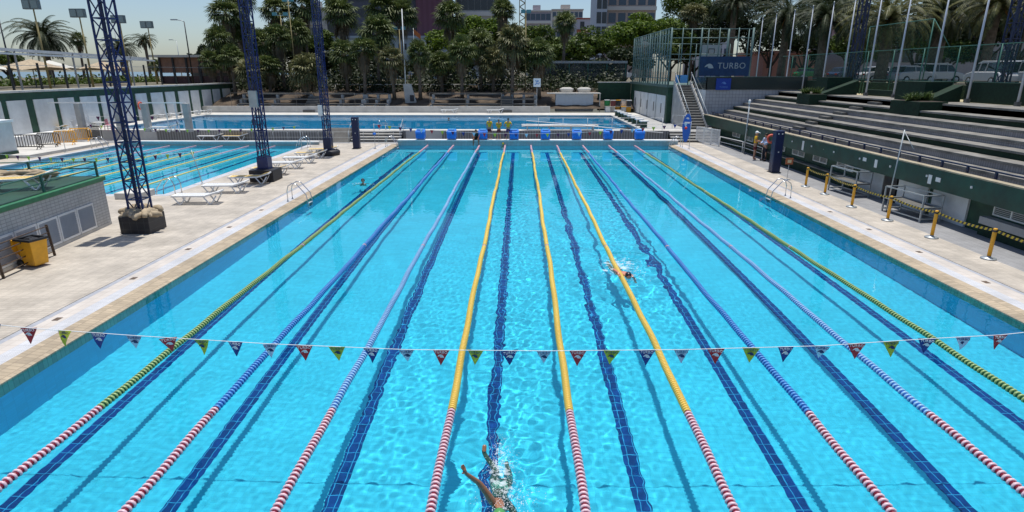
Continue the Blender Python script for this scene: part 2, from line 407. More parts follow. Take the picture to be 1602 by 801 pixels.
# ------------------------------------------------------------ lane ropes
def ropecol(n, c, r=.35): return mat(n, c, r, var=.08, vs=20)
RC = {'red': (ropecol('rope_pink_float', (.70,.47,.52)), ropecol('rope_crimson_float', (.15,.006,.02))),
      'green': (ropecol('rope_pale_green_float', (.30,.42,.16)), ropecol('rope_green_float', (.004,.06,.022))),
      'blue': (ropecol('rope_sky_blue_float', (.08,.28,.62)), ropecol('rope_blue_float', (.006,.06,.30))),
      'pale': (ropecol('rope_white_float', (.26,.48,.72)), ropecol('rope_royal_float', (.015,.09,.38))),
      'yellow': (ropecol('rope_yellow_float', (.84,.60,.13)), ropecol('rope_amber_float', (.62,.36,.05))),
      'far': (ropecol('rope_rose_float', (.60,.36,.42)), ropecol('rope_mauve_float', (.33,.12,.2)))}
_rope = {}
def drift(y, s): return (.05*math.sin(s*2.1)*math.sin(PI*y/42.75)+.018*math.sin(.55*y+s)+.008*math.sin(1.9*y+2*s))*min(1, y/3, (42.8-y)/3)
def floats(kind, y0, y1, lod=False, s=0):
    key = (kind, round(y0,2), round(y1,2), s)
    if key in _rope: return _rope[key]
    m = MB(); y = y0; n = 10; p = (.062 if kind == 'yellow' else .088) if not lod else .15
    while y + p*.5 < y1:
        a, b = (.074, .050); ox = drift(y, s)
        m.lathe([(b,y),(a*.93,y+.002),(a,y+p*.18),(a*.93,y+p*.38),(b,y+p*.39)], (ox,0,.008*math.sin(y*3+s)), n, 0, 'y')
        m.lathe([(b*1.0,y+p*.38),(b*1.0,y+p*1.02)], (ox,0,.008*math.sin(y*3+s)), n, 1, 'y')
        y += p
    o = m.build('float_row', list(RC[kind])); me = o.data; bpy.data.objects.remove(o); _rope[key] = me
    return me
ropes = [(-7.15,'green'),(-5.15,'blue'),(-3.15,'pale'),(-1.15,'yellow'),(.85,'yellow'),(2.85,'yellow'),(4.85,'blue'),(6.85,'pale'),(8.85,'green')]
rlab = ['green lane rope nearest the left pool edge, red at its near end', 'blue lane rope between the left green rope and the first blue and white rope',
        'blue and white lane rope left of the yellow ropes', 'leftmost of the three yellow lane ropes', 'middle one of the three yellow lane ropes',
        'rightmost of the three yellow lane ropes, touched by splashes of the far swimmer', 'blue lane rope just right of the yellow ropes',
        'blue and white lane rope between the blue rope and the right green rope', 'green lane rope nearest the right pool edge']
def wob(x, y): return .02*math.sin(y*.5+x)
for (x, k), lb in zip(ropes, rlab):
    t = thing('lane_rope', lb, 'lane rope', (x, Y0, .02), 0, 'lane ropes across the main pool')
    segs = [('red', 3.9, 8.82, .1), (k, 8.82, 18.7, .1), ('red', 18.7, 18.8, .1), (k, 18.8, 28.0, .1), ('red', 28.0, 28.1, .1), (k, 28.1, 42.2, .2), ('far', 42.2, 46.5, .2)]
    for kk, a, b, p in segs:
        me = floats(kk, a-Y0, b-Y0, p > .15, round(x, 2))
        o = bpy.data.objects.new('float_row' if b-a > .5 else 'marker_float', me); COL.objects.link(o); o.parent = t
    MB().tube([(drift(max(0,min(42.7,u)), round(x,2)),u,0) for u in [-.02]+[i*1.0 for i in range(1,42)]+[42.72]], .012, 6).build('cable', steel, t)
# training pool ropes, thinner and all yellow with coloured ends
yr = None
for i in range(6):
    x = -18.9-2.05*i
    t = thing('lane_rope', f'thin yellow lane rope in the left training pool, {ORD[i]} from its near side', 'lane rope', (x, P2[1], .02), 0, 'lane ropes of the training pool')
    MB().lathe([(.035,0),(.038,.1),(.035,14.6)], (0,0,0), 8, 0, 'y').build('float_row', RC['yellow'][0], t)
    MB().lathe([(.04,14.6),(.045,14.7),(.04,19.3)], (0,0,0), 8, 0, 'y').build('float_row', RC['far'][0], t)

# ------------------------------------------------------------ pennant lines
PC = {'r': mat('red_pennant', (.52,.025,.035), .6), 'g': mat('lime_pennant', (.55,.60,.04), .6), 'n': mat('navy_pennant', (.015,.05,.26), .6), 'w': mat('pale_blue_pennant', (.52,.68,.82), .6)}
ink_w = mat('white_print', (.75,.75,.75), .6); ink_n = mat('navy_print', (.015,.03,.12), .6)
cordm = mat('white_cord', (.8,.8,.8), .6)
def wave_logo(scale, m, parent, loc, rot, name='emblem'):
    """wave emblem: a crest that curls to the left over a flat foot"""
    top = [(-1.0,-.25),(-.85,.0),(-.6,.25),(-.3,.42),(0,.5),(.35,.42),(.65,.2),(.85,-.1),(1.0,-.45)]
    bot = [(.5,-.5),(.1,-.48),(-.15,-.4),(-.3,-.22),(-.2,-.02),(-.5,-.1),(-.75,-.2)]
    b = MB(); b.prism([(x*scale, z*scale) for x, z in top+bot], -.0015, .0015, 0, 'xy')
    o = b.build(name, m, parent); o.location = loc; o.rotation_euler = rot
    return o
xs = [-11,44,100,155,210,263,315,367,422,476,527,581,636,690,743,797,851,904,957,1012,1066,1120,1175,1229,1286,1340,1395,1451,1507,1565,1622]
ysx = [(-11,507),(44,513),(210,525),(422,538),(636,547),(851,549),(1066,547),(1286,541),(1451,530),(1565,524),(1622,518)]
def interp(x, T):
    for (a, b), (c, d) in zip(T, T[1:]):
        if x <= c: return b + (d-b)*(x-a)/(c-a)
    return T[-1][1]
YF = 8.75
t = thing('pennant_line', 'backstroke pennant line with large printed pennants over the near lanes', 'pennant line', (0, YF, 0))
pts = [aty(x, interp(x, ysx), YF) for x in xs]
pl = [Vector((-12.2, YF, 2.35))] + pts + [Vector((13.2, YF, 2.4))]
MB().tube([p - t.location for p in pl], .006, 5).build('cord', cordm, t)
seq = 'nrgnw'
def colour(i): return 'n' if i == 0 else 'rgnw'[(i-1) % 4]
pen_me = {}
for i, p in enumerate(pts):
    k = colour(i); w, h = .275, .27
    if k == 'w': w, h = .25, .235
    rz = random.uniform(-.25, .25); ry = random.uniform(-.07, .07); rx = random.uniform(-.12, .12)
    b = MB(); n = 8; vs = []; rng = random.uniform(-.02, .02)
    fr = []
    for j in range(5):
        s = j/4; ww = w/2*(1-s)
        for e in (-1, 0, 1): fr.append((e*ww, rng*math.sin(s*PI)+(.012*math.sin(3*s+i) if e else 0), -h*s))
    fs = []
    for j in range(4):
        for e in (0, 1): fs.append((j*3+e, j*3+e+1, (j+1)*3+e+1, (j+1)*3+e))
    b.add(fr, fs, 0); b.add([(x, y+.002, z) for x, y, z in fr], [tuple(reversed(f)) for f in fs], 0)
    o = b.build('pennant', PC[k], t); o.location = p - t.location; o.rotation_euler = (rx, ry, rz)
    ik = ink_n if k in 'gw' else ink_w
    place_text('TURBO', .062, ik, o, (0,-.018,-.035), (PI/2,0,0))
    wave_logo(.056, ik, o, (0,-.018,-.098), (PI/2,0,0))
dark_p = mat('purple_pennant', (.10,.012,.08), .6)
def small_line(label, P, Q, sag, n, s, cols, name='pennant_line', poles=True, pole_m=None, under=1.7):
    P, Q = Vector(P), Vector(Q); t = thing(name, label, 'pennant line', P)
    f = lambda u: P.lerp(Q, u) + Vector((0,0,-sag*4*u*(1-u)))
    MB().tube([f(i/20)-P for i in range(21)], .006, 4).build('cord', cordm, t)
    d = (Q-P).normalized()
    for i in range(n):
        p = f((i+.5)/n)-P; b = MB()
        a, c = p-d*s/2, p+d*s/2; q = p+Vector((0,0,-s*1.1)); y = Vector((0,.004,0))
        b.add([a-y,c-y,q-y,a+y,c+y,q+y], [(0,1,2),(5,4,3),(0,3,4,1),(1,4,5,2),(2,5,3,0)])
        b.build('pennant', cols[i % len(cols)], t)
    return t
fc = [PC['r'], PC['g'], dark_p, PC['n'], PC['w']]
small_line('line of tiny pennants over the far end of the main pool', (-10.65,44,1.85), (12.35,44,2.0), .75, 30, .26, fc)
small_line('line of yellow and purple pennants over the near part of the training pool', (-15.9,29.4,1.75), (-33.5,33.5,1.6), .55, 24, .24, [PC['g'], dark_p])
small_line('line of pennants above the far end of the training pool', (-16.6,45.4,1.6), (-33,45.6,1.7), .35, 20, .22, [PC['g'], dark_p])
small_line('four dark pennants hung low in front of the white panelled wall', (-38.3+1.2,49.8,2.0), (-29.6,49.8,2.0), .05, 5, .32, [dark_p])
def slim_pole(label, base, top, r=.02, m=galv, cap=None):
    t = thing('pennant_pole', label, 'pole', base); b = MB()
    MB().lathe([(.09,0),(.09,.02),(.03,.03)], n=12).build('foot', m, t)
    MB().tube([(0,0,.02), Vector(top)-Vector(base)], r, 8).build('pole', m, t)
    if cap is not None: MB().blob(Vector(cap)-Vector(base), .13, .13, .1).build('float_ball', bluecov, t)
    return t
slim_pole('thin pennant pole with a blue ball on the left deck by the far ladder', (-10.65,44,.1), (-10.65,44,1.9), cap=(-10.65,44,1.15))
slim_pole('thin pennant pole on the right deck by the blue rescue board', (12.35,44,.1), (12.35,44,2.05))
slim_pole('leaning dark pennant pole at the right edge of the training pool', (-15.95,29.4,.1), (-16.25,29.4,1.8))
slim_pole('thin dark pennant pole between the barriers and the training pool', (-31.8,41.5,.1), (-31.8,41.5,1.7))
slim_pole('thin pennant pole at the far corner of the training pool', (-15.9,43.5,.1), (-15.9,43.5,1.5))
# ============================================================ LEFT SIDE
def lattice(name, label, cat, base, w, z0, z1, m, group, step=.62, fat=1.0):
    t = thing(name, label, cat, base, 0, group)
    c = [(-w/2,-w/2),(w/2,-w/2),(w/2,w/2),(-w/2,w/2)]
    for x, y in c: MB().beam((x,y,z0),(x,y,z1),.055*fat).build('corner_post', m, t)
    b = MB(); n = int((z1-z0)/step)
    for k in range(n+1):
        z = z0+(z1-z0)*k/n
        for i in range(4):
            p, q = c[i], c[(i+1) % 4]; b.beam((*p,z),(*q,z),.035*fat)
            if k < n:
                zz = z0+(z1-z0)*(k+1)/n
                if k % 2: p, q = q, p
                b.beam((*p,z),(*q,zz),.03*fat)
    b.build('lattice_bracing', m, t)
    MB().beam((w*.2,-w/2+.05,z0),(w*.2,-w/2+.05,z1),.07*fat,.05).build('cable_tray', navyD, t)
    return t
def flood(t, z, lamp=galv, n=3, w=.5):
    MB().beam((-w*n/2-.1,0,z),(w*n/2+.1,0,z),.08).build('lamp_bar', navyD, t)
    for i in range(n):
        x = (i-(n-1)/2)*w*1.15
        o = MB().box((x-w*.45,-.5,z-.05),(x+w*.45,.1,z+.12)).build('floodlight', galv, t)
        MB().box((x-w*.4,-.49,z-.06),(x+w*.4,.09,z-.052)).build('lens', glassd, o)
        o2 = MB().box((x-w*.45,.14,z-.05),(x+w*.45,.7,z+.12)).build('floodlight', galv, t)
mg = 'blue lattice floodlight masts'
m1 = lattice('floodlight_mast', 'blue lattice mast nearest on the left deck, its black base heaped with beige canvas', 'mast', (-13.35,20.3,.1), .5, .5, 11.6, navy, mg)
flood(m1, 11.6)
m2 = lattice('floodlight_mast', 'blue lattice mast in the middle of the left deck, on a plain dark block', 'mast', (-13.2,30.6,.1), .42, .6, 11.6, navy, mg); flood(m2, 11.6)
m3 = lattice('floodlight_mast', 'blue lattice mast farthest along the left deck, on a low round base', 'mast', (-12.95,40.4,.1), .40, .35, 10.15, navy, mg); flood(m3, 10.15)
MB().box((-.28,-.28,.5),(.28,.28,1.2)).build('foot_sleeve', navy, m2)
MB().box((-.26,-.26,.35),(.26,.26,1.15)).build('foot_sleeve', navyD, m3)
MB().box((-.22,-.42,3.7),(.18,-.28,4.5)).build('switch_box', galv, m2); MB().box((-.36,-.36,2.6),(-.1,-.2,3.3)).build('switch_box', paint_w, m3)
blk = tiles('black_ballast_tiles', (.022,.022,.026), (.06,.06,.06), .25, .25, 'xz', var=.2)
t = thing('mast_base', 'black tiled ballast box under the nearest blue mast', 'ballast box', (-13.35,20.3,.1))
MB().box((-.52,-.5,0),(.52,.5,.6)).build('box', blk, t, bevel=.015)
MB().box((-.3,-.3,.6),(.3,.3,.66)).build('base_plate', navyD, t)
t = thing('mast_base', 'dark concrete ballast block under the middle blue mast', 'ballast box', (-13.2,30.6,.1))
MB().box((-.62,-.6,0),(.62,.6,.6)).build('box', darkbox, t, bevel=.02); MB().box((-.32,-.32,.6),(.32,.32,.64)).build('base_plate', navyD, t)
t = thing('mast_base', 'low round black ballast ring under the farthest blue mast', 'ballast box', (-12.95,40.4,.1))
MB().lathe([(.66,0),(.74,.08),(.74,.26),(.66,.34),(.3,.34)], n=20).build('ring', darkbox, t); MB().box((-.3,-.3,.34),(.3,.3,.37)).build('base_plate', navyD, t)
# heap of folded canvas: crumpled, draped tubes
def canvas_heap(label, loc, L, W, n, seed, long=False):
    rng = random.Random(seed); t = thing('canvas_bundle', label, 'canvas', loc)
    for i in range(n):
        b = MB(); a = rng.uniform(0, 2*PI); c = Vector((rng.uniform(-L/2, L/2), rng.uniform(-W/2, W/2), .08+rng.uniform(0, .14)))
        if long: a = rng.gauss(.55, .25)
        ln = rng.uniform(.45, .8)*(1.6 if long else 1); d = Vector((math.cos(a), math.sin(a), 0))
        pts = []; rs = []
        for k in range(9):
            s = k/8-.5; p = c + d*ln*s + Vector((rng.gauss(0,.02), rng.gauss(0,.02), -abs(s)**2*.35*(0 if long else 1)+rng.gauss(0,.015)))
            pts.append(p); rs.append(max(.012, (.12 if not long else .10)*(1-(2*s)**4*.85)*rng.uniform(.7, 1.2)))
        b.tube(pts, rs, 9); o = b.build('folded_canvas', cloth, t)
    return t
hp = canvas_heap('heap of crumpled beige canvas covers round the foot of the nearest mast', (-13.35,20.3,.68), 1.0, .9, 22, 3)

# terrace building in the left foreground
A = Vector((-15.15,21.25,.1)); B = Vector((-14.35,14.2,.1)); dv = (B-A); Lw = dv.length; ang = math.atan2(dv.y, dv.x)
tw = tiles('white_wall_tiles_left', (.46,.46,.45), (.27,.27,.27), .2, .1, 'yz', var=.07, rough=.45, mortar=.010)
t = thing('terrace_building', 'low white tiled building with a green roof edge and louvred vents, left foreground', 'building', A, ang)
Hh = 1.62; bk = 7.0
MB().box((0,0,0),(Lw+4,-bk,Hh)).build('wall', tw, t)
MB().box((-.06,.08,Hh+.002),(Lw+4,-bk-.05,Hh+.16)).build('roof', greencap, t, bevel=.02)
MB().box((.06,-.06,Hh+.163),(Lw+4,-bk+.1,Hh+.18)).build('roof_deck', greend, t)
fr = MB(); 
lou = mat('louvre_grey', (.36,.37,.38), .5, var=.05)
for i in range(7):
    x = .95+i*1.0
    f = MB()
    for a, b in (((x,.0,.12),(x+.06,.03,1.0)), ((x+.9,.0,.12),(x+.96,.03,1.0)), ((x+.06,.0,.12),(x+.9,.03,.19)), ((x+.06,.0,.93),(x+.9,.03,1.0))): f.box(a, b)
    o = f.build('louvre_frame', paint_w, t)
    s = MB()
    for k in range(11): z = .21+k*.066; s.add([(x+.06,.004,z+.05),(x+.9,.004,z+.05),(x+.9,.024,z),(x+.06,.024,z),(x+.06,.004,z+.058),(x+.9,.004,z+.058),(x+.9,.026,z+.004),(x+.06,.026,z+.004)], [(0,1,2,3),(7,6,5,4),(3,2,6,7)])
    s.build('louvre', lou, o)
MB().box((0.0,.002,0),(Lw+4,.012,.1)).build('plinth', conclt, t)
# roof railing
Rz = .1+Hh+.18
def onroof(u, v): return A + dv.normalized()*u + Vector((dv.normalized().y, -dv.normalized().x, 0))*(-v)   # v: towards the back-left
rt = thing('roof_railing', 'thin dark green railing along the edge of the left terrace roof', 'railing', onroof(0,0)+Vector((0,0,Hh+.18)))
corn = [onroof(9,-0.08), onroof(.15,-.08), onroof(.15,-6.8)]
corn = [Vector((*(A+dv.normalized()*u+Vector((-dv.y,dv.x,0)).normalized()*v).xy, Rz)) for u, v in ((9,-.1),(.1,-.1),(.1,-6.8))]
for k in range(2):
    p, q = corn[k], corn[k+1]; n = 3 if k == 0 else 3
    for zz in (.28,.52): MB().tube([p+Vector((0,0,zz)), q+Vector((0,0,zz))], .02, 6).build('rail', greenst, rt, world=True)
    for i in range(n+1):
        if k == 1 and i == 0: continue
        c = p.lerp(q, i/n); MB().beam(c, c+Vector((0,0,.54)), .06).build('post', greenst, rt, world=True)
cc = A+dv.normalized()*.9+Vector((-dv.y,dv.x,0)).normalized()*(-2.2)
canvas_heap('row of folded beige parasol canvases lying along the left terrace roof', Vector((cc.x-.6,cc.y+.2,Rz+.02)), 3.2, .7, 16, 5, True)
canvas_heap('second row of folded canvases at the far left of the terrace roof', Vector((cc.x-3.6,cc.y-.3,Rz+.02)), 2.6, .7, 12, 6, True)

# loungers
def make_lounger(name, label, frame, sling, group):
    t = thing(name, label, 'sun lounger', (0,0,0), 0, group)
    b = MB()
    for y in (-.31,.31):
        b.beam((-.95,y,.36),(.45,y,.36),.05,.06); b.beam((.45,y,.36),(.98,y,.52),.05,.06)
    b.beam((-.95,-.31,.36),(-.95,.31,.36),.05,.06); b.beam((.98,-.31,.52),(.98,.31,.52),.05,.06)
    b.build('frame', frame, t)
    s = MB()
    for i in range(13):
        x = -.89+i*.105; s.box((x-.04,-.285,.365),(x+.045,.285,.385))
    s.build('seat', sling, t)
    s = MB()
    for i in range(5):
        x = .50+i*.1; z = .375+(x-.45)*.30; s.add([(x-.04,-.285,z-.012),(x+.045,-.285,z+.013),(x+.045,.285,z+.013),(x-.04,.285,z-.012),(x-.04,-.285,z+.008),(x+.045,-.285,z+.033),(x+.045,.285,z+.033),(x-.04,.285,z+.008)], [(3,2,1,0),(4,5,6,7),(0,1,5,4),(2,3,7,6),(1,2,6,5),(3,0,4,7)])
    s.build('backrest', sling, t)
    for x in (-.62,.62):
        for y in (-.3,.3):
            MB().tube([(x-.27,y,.35),(x-.04,y,.02),(x+.04,y,.02),(x+.27,y,.37)], .03, 6).build('leg', frame, t)
    return t
lg = 'white sun loungers on the left deck'
LW = make_lounger('sun_lounger', 'white slatted lounger in front of the others, nearest the heaped mast base', white, white, lg)
LY = make_lounger('sun_lounger', 'yellow topped lounger just in front of the dark base of the middle mast', white, cushy, lg)
def put(proto, loc, rz, label, first=[0], group=lg):
    if not proto.get('used'):
        proto['used'] = 1; proto.location = loc; proto.rotation_euler = (0,0,rz); proto['label'] = label; proto['group'] = group; return proto
    c = dup(proto, loc, rz, label, group); return c
def pxl(x, y): 
    p = atz(x, y, .1); return (p.x, p.y, .1)
put(LW, pxl(311,318), R(4), 'white slatted lounger nearest the heaped mast base')
put(LW, pxl(354,301), R(5), 'second white lounger from the heaped mast base')
put(LY, pxl(392,287), R(8), 'yellow topped lounger just in front of the middle mast base')
put(LY, pxl(424,273), R(3), 'yellow topped lounger behind the middle mast base')
put(LW, pxl(448,263.5), R(5), 'white lounger just beyond the middle mast base')
put(LW, pxl(470,255), R(4), 'white lounger in the middle between the two farther masts')
put(LY, pxl(487,247.5), R(6), 'yellow lounger before the farthest mast base')
put(LY, pxl(506,241.5), R(10), 'yellow topped lounger against the farthest mast base')
q_ = atz(26,297,1.9); put(LY, (q_.x,q_.y,1.9), R(20), 'yellow topped lounger on the green roof of the left terrace')
l2 = 'loungers round the far pools'
for i, y_ in enumerate((9.6,12.4,15.2,18.0,20.8,23.6)):
    for s_, x_ in ((0,-10.55),(1,12.52)):
        o = MB().box((x_-.07,y_-.09,.1),(x_+.07,y_+.09,.106)).build('drain_cover', rust); tag(o, f'small dark drain cover in the {("left","right")[s_]} pool edge, {ORD[i]} from the near end', 'drain cover', 'drain covers along the pool edges')
def pu(x, y, z):
    p = atz(x, y, z); return (p.x, p.y, z)
put(LW, pu(330,219.5,.1), R(0), 'white lounger below the upper deck wall, left one of two', group=l2)
put(LY, pu(369,219.5,.1), R(0), 'yellowish lounger below the upper deck wall, right one of two', group=l2)
put(LW, pu(256,206,.9), R(0), 'white lounger on the upper deck between the right goal posts', group=l2)
put(LW, (-8.2,70.6,.9), R(0), 'white lounger before the back wall, left one of a pair', group=l2)
put(LW, (-2.9,70.6,.9), R(2), 'white lounger before the back wall, right one of a pair', group=l2)
put(LY, pu(92,205,.9), R(-12), 'yellow lounger behind the black and yellow barriers', group=l2)
put(LW, pu(94,199,.9), R(-5), 'white lounger behind the yellow one by the panelled wall', group=l2)
put(LW, pu(162,198,.9), R(0), 'white lounger between the goal frames at the panelled wall', group=l2)
put(LW, pu(196,190,.9), R(10), 'white lounger just right of the nearest mast against the white panels', group=l2)
for i, (x, y) in enumerate(((232,187),(252,185),(272,183.5),(300,180),(318,178.5))):
    put(LW, pu(x,y,.9), R(-10+20*(i % 2)), f'white lounger by the far end of the panelled wall, {ORD[i]} from the left', group=l2)
for i, (x, y) in enumerate(((886,173),(918,173))):
    put(LW, pu(x,y,.9), R(0), ['white lounger stacked before the pale storage box, left one','white lounger before the pale storage box, right one'][i], group=l2)
def chair(label, loc, rz, m):
    t = thing('plastic_chair', label, 'chair', loc, rz)
    MB().box((-.25,-.25,.42),(.25,.25,.46)).build('seat', m, t, bevel=.01)
    MB().beam((0,.25,.46),(0,.34,.9),.5,.03,up=(1,0,0)).build('backrest', m, t)
    for x in (-.22,.22):
        for y in (-.22,.22): MB().beam((x,y,.42),(x*1.15,y*1.15,0),.04).build('leg', m, t)
        MB().beam((x*1.1,-.2,.65),(x*1.1,.28,.66),.04,.03).build('armrest', m, t)
    return t
chair('white plastic chair in front of the panelled wall, left of the post', pu(125,205,.9), R(160), white)
chair('chair with a pink towel beside the nearest mast', pu(172,204,.9), R(60), mat('pink_towel', (.60,.28,.32), .9))
chair('black chair on the far side walk beside the training pool', (-21.9,49.9,.9), R(180), black)

# ladders
def ladder(label, loc, rz, s=1.0, group='stainless pool ladders'):
    t = thing('pool_ladder', label, 'pool ladder', loc, rz, group)      # water on the -x side
    for y in (-.27,.27):
        pts = [(.75,y,0),(.75,y,.45),(.68,y,.66),(.5,y,.78),(.3,y,.74),(-.06,y,.3),(-.12,y,0),(-.12,y,-.9)]
        MB().tube(pts, .022*s, 8).build('handrail', steel, t)
        MB().lathe([(.05,0),(.05,.012)], (.75,y,0), 10).build('foot_flange', steel, t)
    for k in range(3): MB().box((-.16,-.25,-.12-.28*k),(-.06,.25,-.09-.28*k)).build('step', galv, t)
    return t
p = atz(460,313,.1); ladder('stainless ladder on the left edge of the main pool, beside the loungers', (-9.35,p.y,.1), R(180))
ladder('stainless ladder on the right edge of the main pool by the navy pillar', (11.35,26.6,.1), R(0))
ladder('stainless ladder at the far left corner of the main pool', (-9.35,45.2,.1), R(180))
ladder('stainless ladder at the far right corner of the main pool', (11.35,45.2,.1), R(0))
ladder('stainless ladder at the near edge of the training pool by the heaped mast base', (-16.55,26.95,.1), R(0))
ladder('stainless ladder at the far right corner of the training pool', (-16.5,44.6,.1), R(0))
ladder('stainless ladder at the far left side of the training pool', (-30.9,44.2,.1), R(180))
ladder('stainless ladder on the near edge of the diving pool above the steps', (-11.4,50.75,.9), R(-90))
MB_ = MB().box((-17.9,25.6,.1),(-16.75,26.75,.38)); o = MB_.build('concrete_plinth', conclt, bevel=.02); tag(o, 'square pale plinth at the near corner of the training pool', 'plinth')

# wheelie bin and rusty railing
def bin_(label, loc, rz):
    t = thing('wheelie_bin', label, 'bin', loc, rz); t.scale = (.86,.86,.86)
    b = MB(); lo, hi = (.23,.26), (.29,.34)
    vs = [(-lo[0],-lo[1],.06),(lo[0],-lo[1],.06),(lo[0],lo[1],.06),(-lo[0],lo[1],.06),(-hi[0],-hi[1],.92),(hi[0],-hi[1],.92),(hi[0],hi[1],.92),(-hi[0],hi[1],.92)]
    b.add(vs, [(0,3,2,1),(0,1,5,4),(1,2,6,5),(2,3,7,6),(3,0,4,7)]); b.build('body', yellow, t, bevel=.02)
    r = MB()
    for a, c in (((-.33,-.38,.9),(.33,-.3,.98)), ((-.33,.3,.9),(.33,.38,.98)), ((-.33,-.3,.9),(-.25,.3,.98)), ((.25,-.3,.9),(.33,.3,.98))): r.box(a, c)
    r.build('rim', black, t, bevel=.015)
    MB().add([(-.25,-.3,.86),(.25,-.3,.86),(.25,.3,.86),(-.25,.3,.86),(-.1,-.1,.99),(.12,-.12,.96),(.1,.14,1.0),(-.14,.1,.97)], [(0,1,5,4),(1,2,6,5),(2,3,7,6),(3,0,4,7),(4,5,6,7)]).build('bin_liner', black, t)
    MB().add([(-.34,.40,.93),(.34,.40,.93),(.34,.55,.32),(-.34,.55,.32),(-.34,.45,.95),(.34,.45,.95),(.34,.6,.34),(-.34,.6,.34)], [(0,1,2,3),(7,6,5,4),(0,4,5,1),(1,5,6,2),(2,6,7,3),(3,7,4,0)]).build('lid', yellow, t, bevel=.01)
    for x in (-.27,.27):
        w = MB().lathe([(.05,-.035),(.12,-.035),(.13,-.02),(.13,.02),(.12,.035),(.05,.035)], (x,.34,.13), 18, axis='x').build('wheel', black, t)
    MB().tube([(-.27,.34,.13),(.27,.34,.13)], .015).build('axle', steel, t)
    MB().tube([(-.2,.38,.9),(-.2,.44,.93),(.2,.44,.93),(.2,.38,.9)], .02).build('handle', black, t)
    return t
p = atz(58,415,.1); bin_('yellow wheeled bin with a black rim and its lid flipped back, by the rusty railing', (p.x,p.y,.1), R(75))
P, Q = atz(86,400,.1), atz(6,436,.1); P.z = Q.z = .1
dd = (Q-P).normalized()
t = thing('rusty_railing', 'rusty metal railing with five bars in front of the left terrace building', 'railing', P)
Lr = (Q-P).length
for i in range(4): MB().beam(dd*(i*Lr), dd*(i*Lr)+Vector((-.05,0,.98)), .07,.03, up=dd).build('post', rust, t)
for z in (.14,.34,.54,.74,.93): MB().tube([Vector((-.05*z,0,z)), dd*Lr*3+Vector((-.05*z,0,z))], .018, 6).build('rail', rust, t)

# navy pillars
def pillar(label, loc, w, h, rz):
    t = thing('navy_pillar', label, 'pillar', loc, rz)
    MB().box((-w/2,-w/2,0),(w/2,w/2,h)).build('casing', navyD, t, bevel=.03)
    MB().box((-w/2-.05,-w/2-.05,0),(w/2+.05,w/2+.05,.04)).build('base_plate', darkbox, t)
    for x, z in ((-.12,h*.93),(.1,h*.93),(0,h*.5)):
        o = MB().box((x*w*2-.03,-w/2-.02,z-.03),(x*w*2+.03,-w/2-.003,z+.03)).build('fitting', paint_w, t)
    return t
pillar('navy blue square pillar on the left deck near the far ladder', (-12.0,44.0,.1), .48, 2.25, R(3))
pillar('navy blue square pillar on the right deck with a red lifebuoy beside it', (14.27,33.5,.1), .47, 2.3, R(2))

# steps up to the upper deck
def steps(label, x0, x1, y0, n, zb, zt, m=concdk):
    t = thing('steps', label, 'steps', ((x0+x1)/2, y0, zb))
    for k in range(n):
        z = zb+(zt-zb)*(k+1)/n; yy = y0+k*.32
        o = MB().box((x0,yy,zb),(x1,y0+n*.32,z-.06)).build('riser', m, t, world=True)
        MB().box((x0,yy-.03,z-.058),(x1,yy+.32,z)).build('tread', conclt, t, world=True)
    return t
steps('flight of four low steps left of the main pool up to the upper deck', -13.6, -9.6, 48.2, 4, .1, .88)
steps('flight of four low steps right of the main pool up to the upper deck', 12.1, 16.0, 48.2, 4, .1, .88)
t = thing('stair_side_wall', 'dark sloping concrete block beside the left steps', 'wall', (-14.6,48.2,.1))
MB().prism([(47.9,.1),(49.49,.1),(49.49,1.1),(48.9,1.1)], -15.6, -13.65, 0, 'yz').build('block', concdk, t, world=True)
def tube_rail(label, pts, h, m=steel, r=.02, mid=True, name='handrail', post_every=1, cat='railing'):
    pts = [Vector(p) for p in pts]; t = thing(name, label, cat, pts[0])
    up = Vector((0,0,h))
    MB().tube([p+up for p in pts], r, 6).build('rail', m, t, world=True)
    if mid: MB().tube([p+up*.5 for p in pts], r*.8, 6).build('rail', m, t, world=True)
    for p in pts: MB().tube([p, p+up], r, 6).build('post', m, t, world=True)
    return t
tube_rail('grey railing beside the left steps', [(-13.7,48.1,.1),(-13.7,49.6,.9),(-16,49.6,.9)], .9, galv)
tube_rail('grey railing at the right end of the left steps', [(-9.6,48.1,.1),(-9.6,49.6,.9)], .9, galv)
tube_rail('white railing at the edge of the upper deck behind the blue starting blocks', [(x,49.6,.9) for x in (1.5,3.5,5.5,7.5,9.5,11.6)], 1.0, paint_w, .018)
tube_rail('low mesh railing in front of the training pool end wall', [(x,47.6,.1) for x in np.arange(-22,-9.9,1.2)], .85, galv, .012)
# thin starting-block posts on the training pool's end wall
for i in range(5):
    x = -17.4-i*1.1

# training pool end wall
struct(MB().box((-31,46.22,-.2),(-15.6,46.55,.28)).build('pool_end_wall', faceT)); struct(MB().box((-31.02,46.18,.282),(-15.55,46.6,.36)).build('pool_end_coping', paint_w))

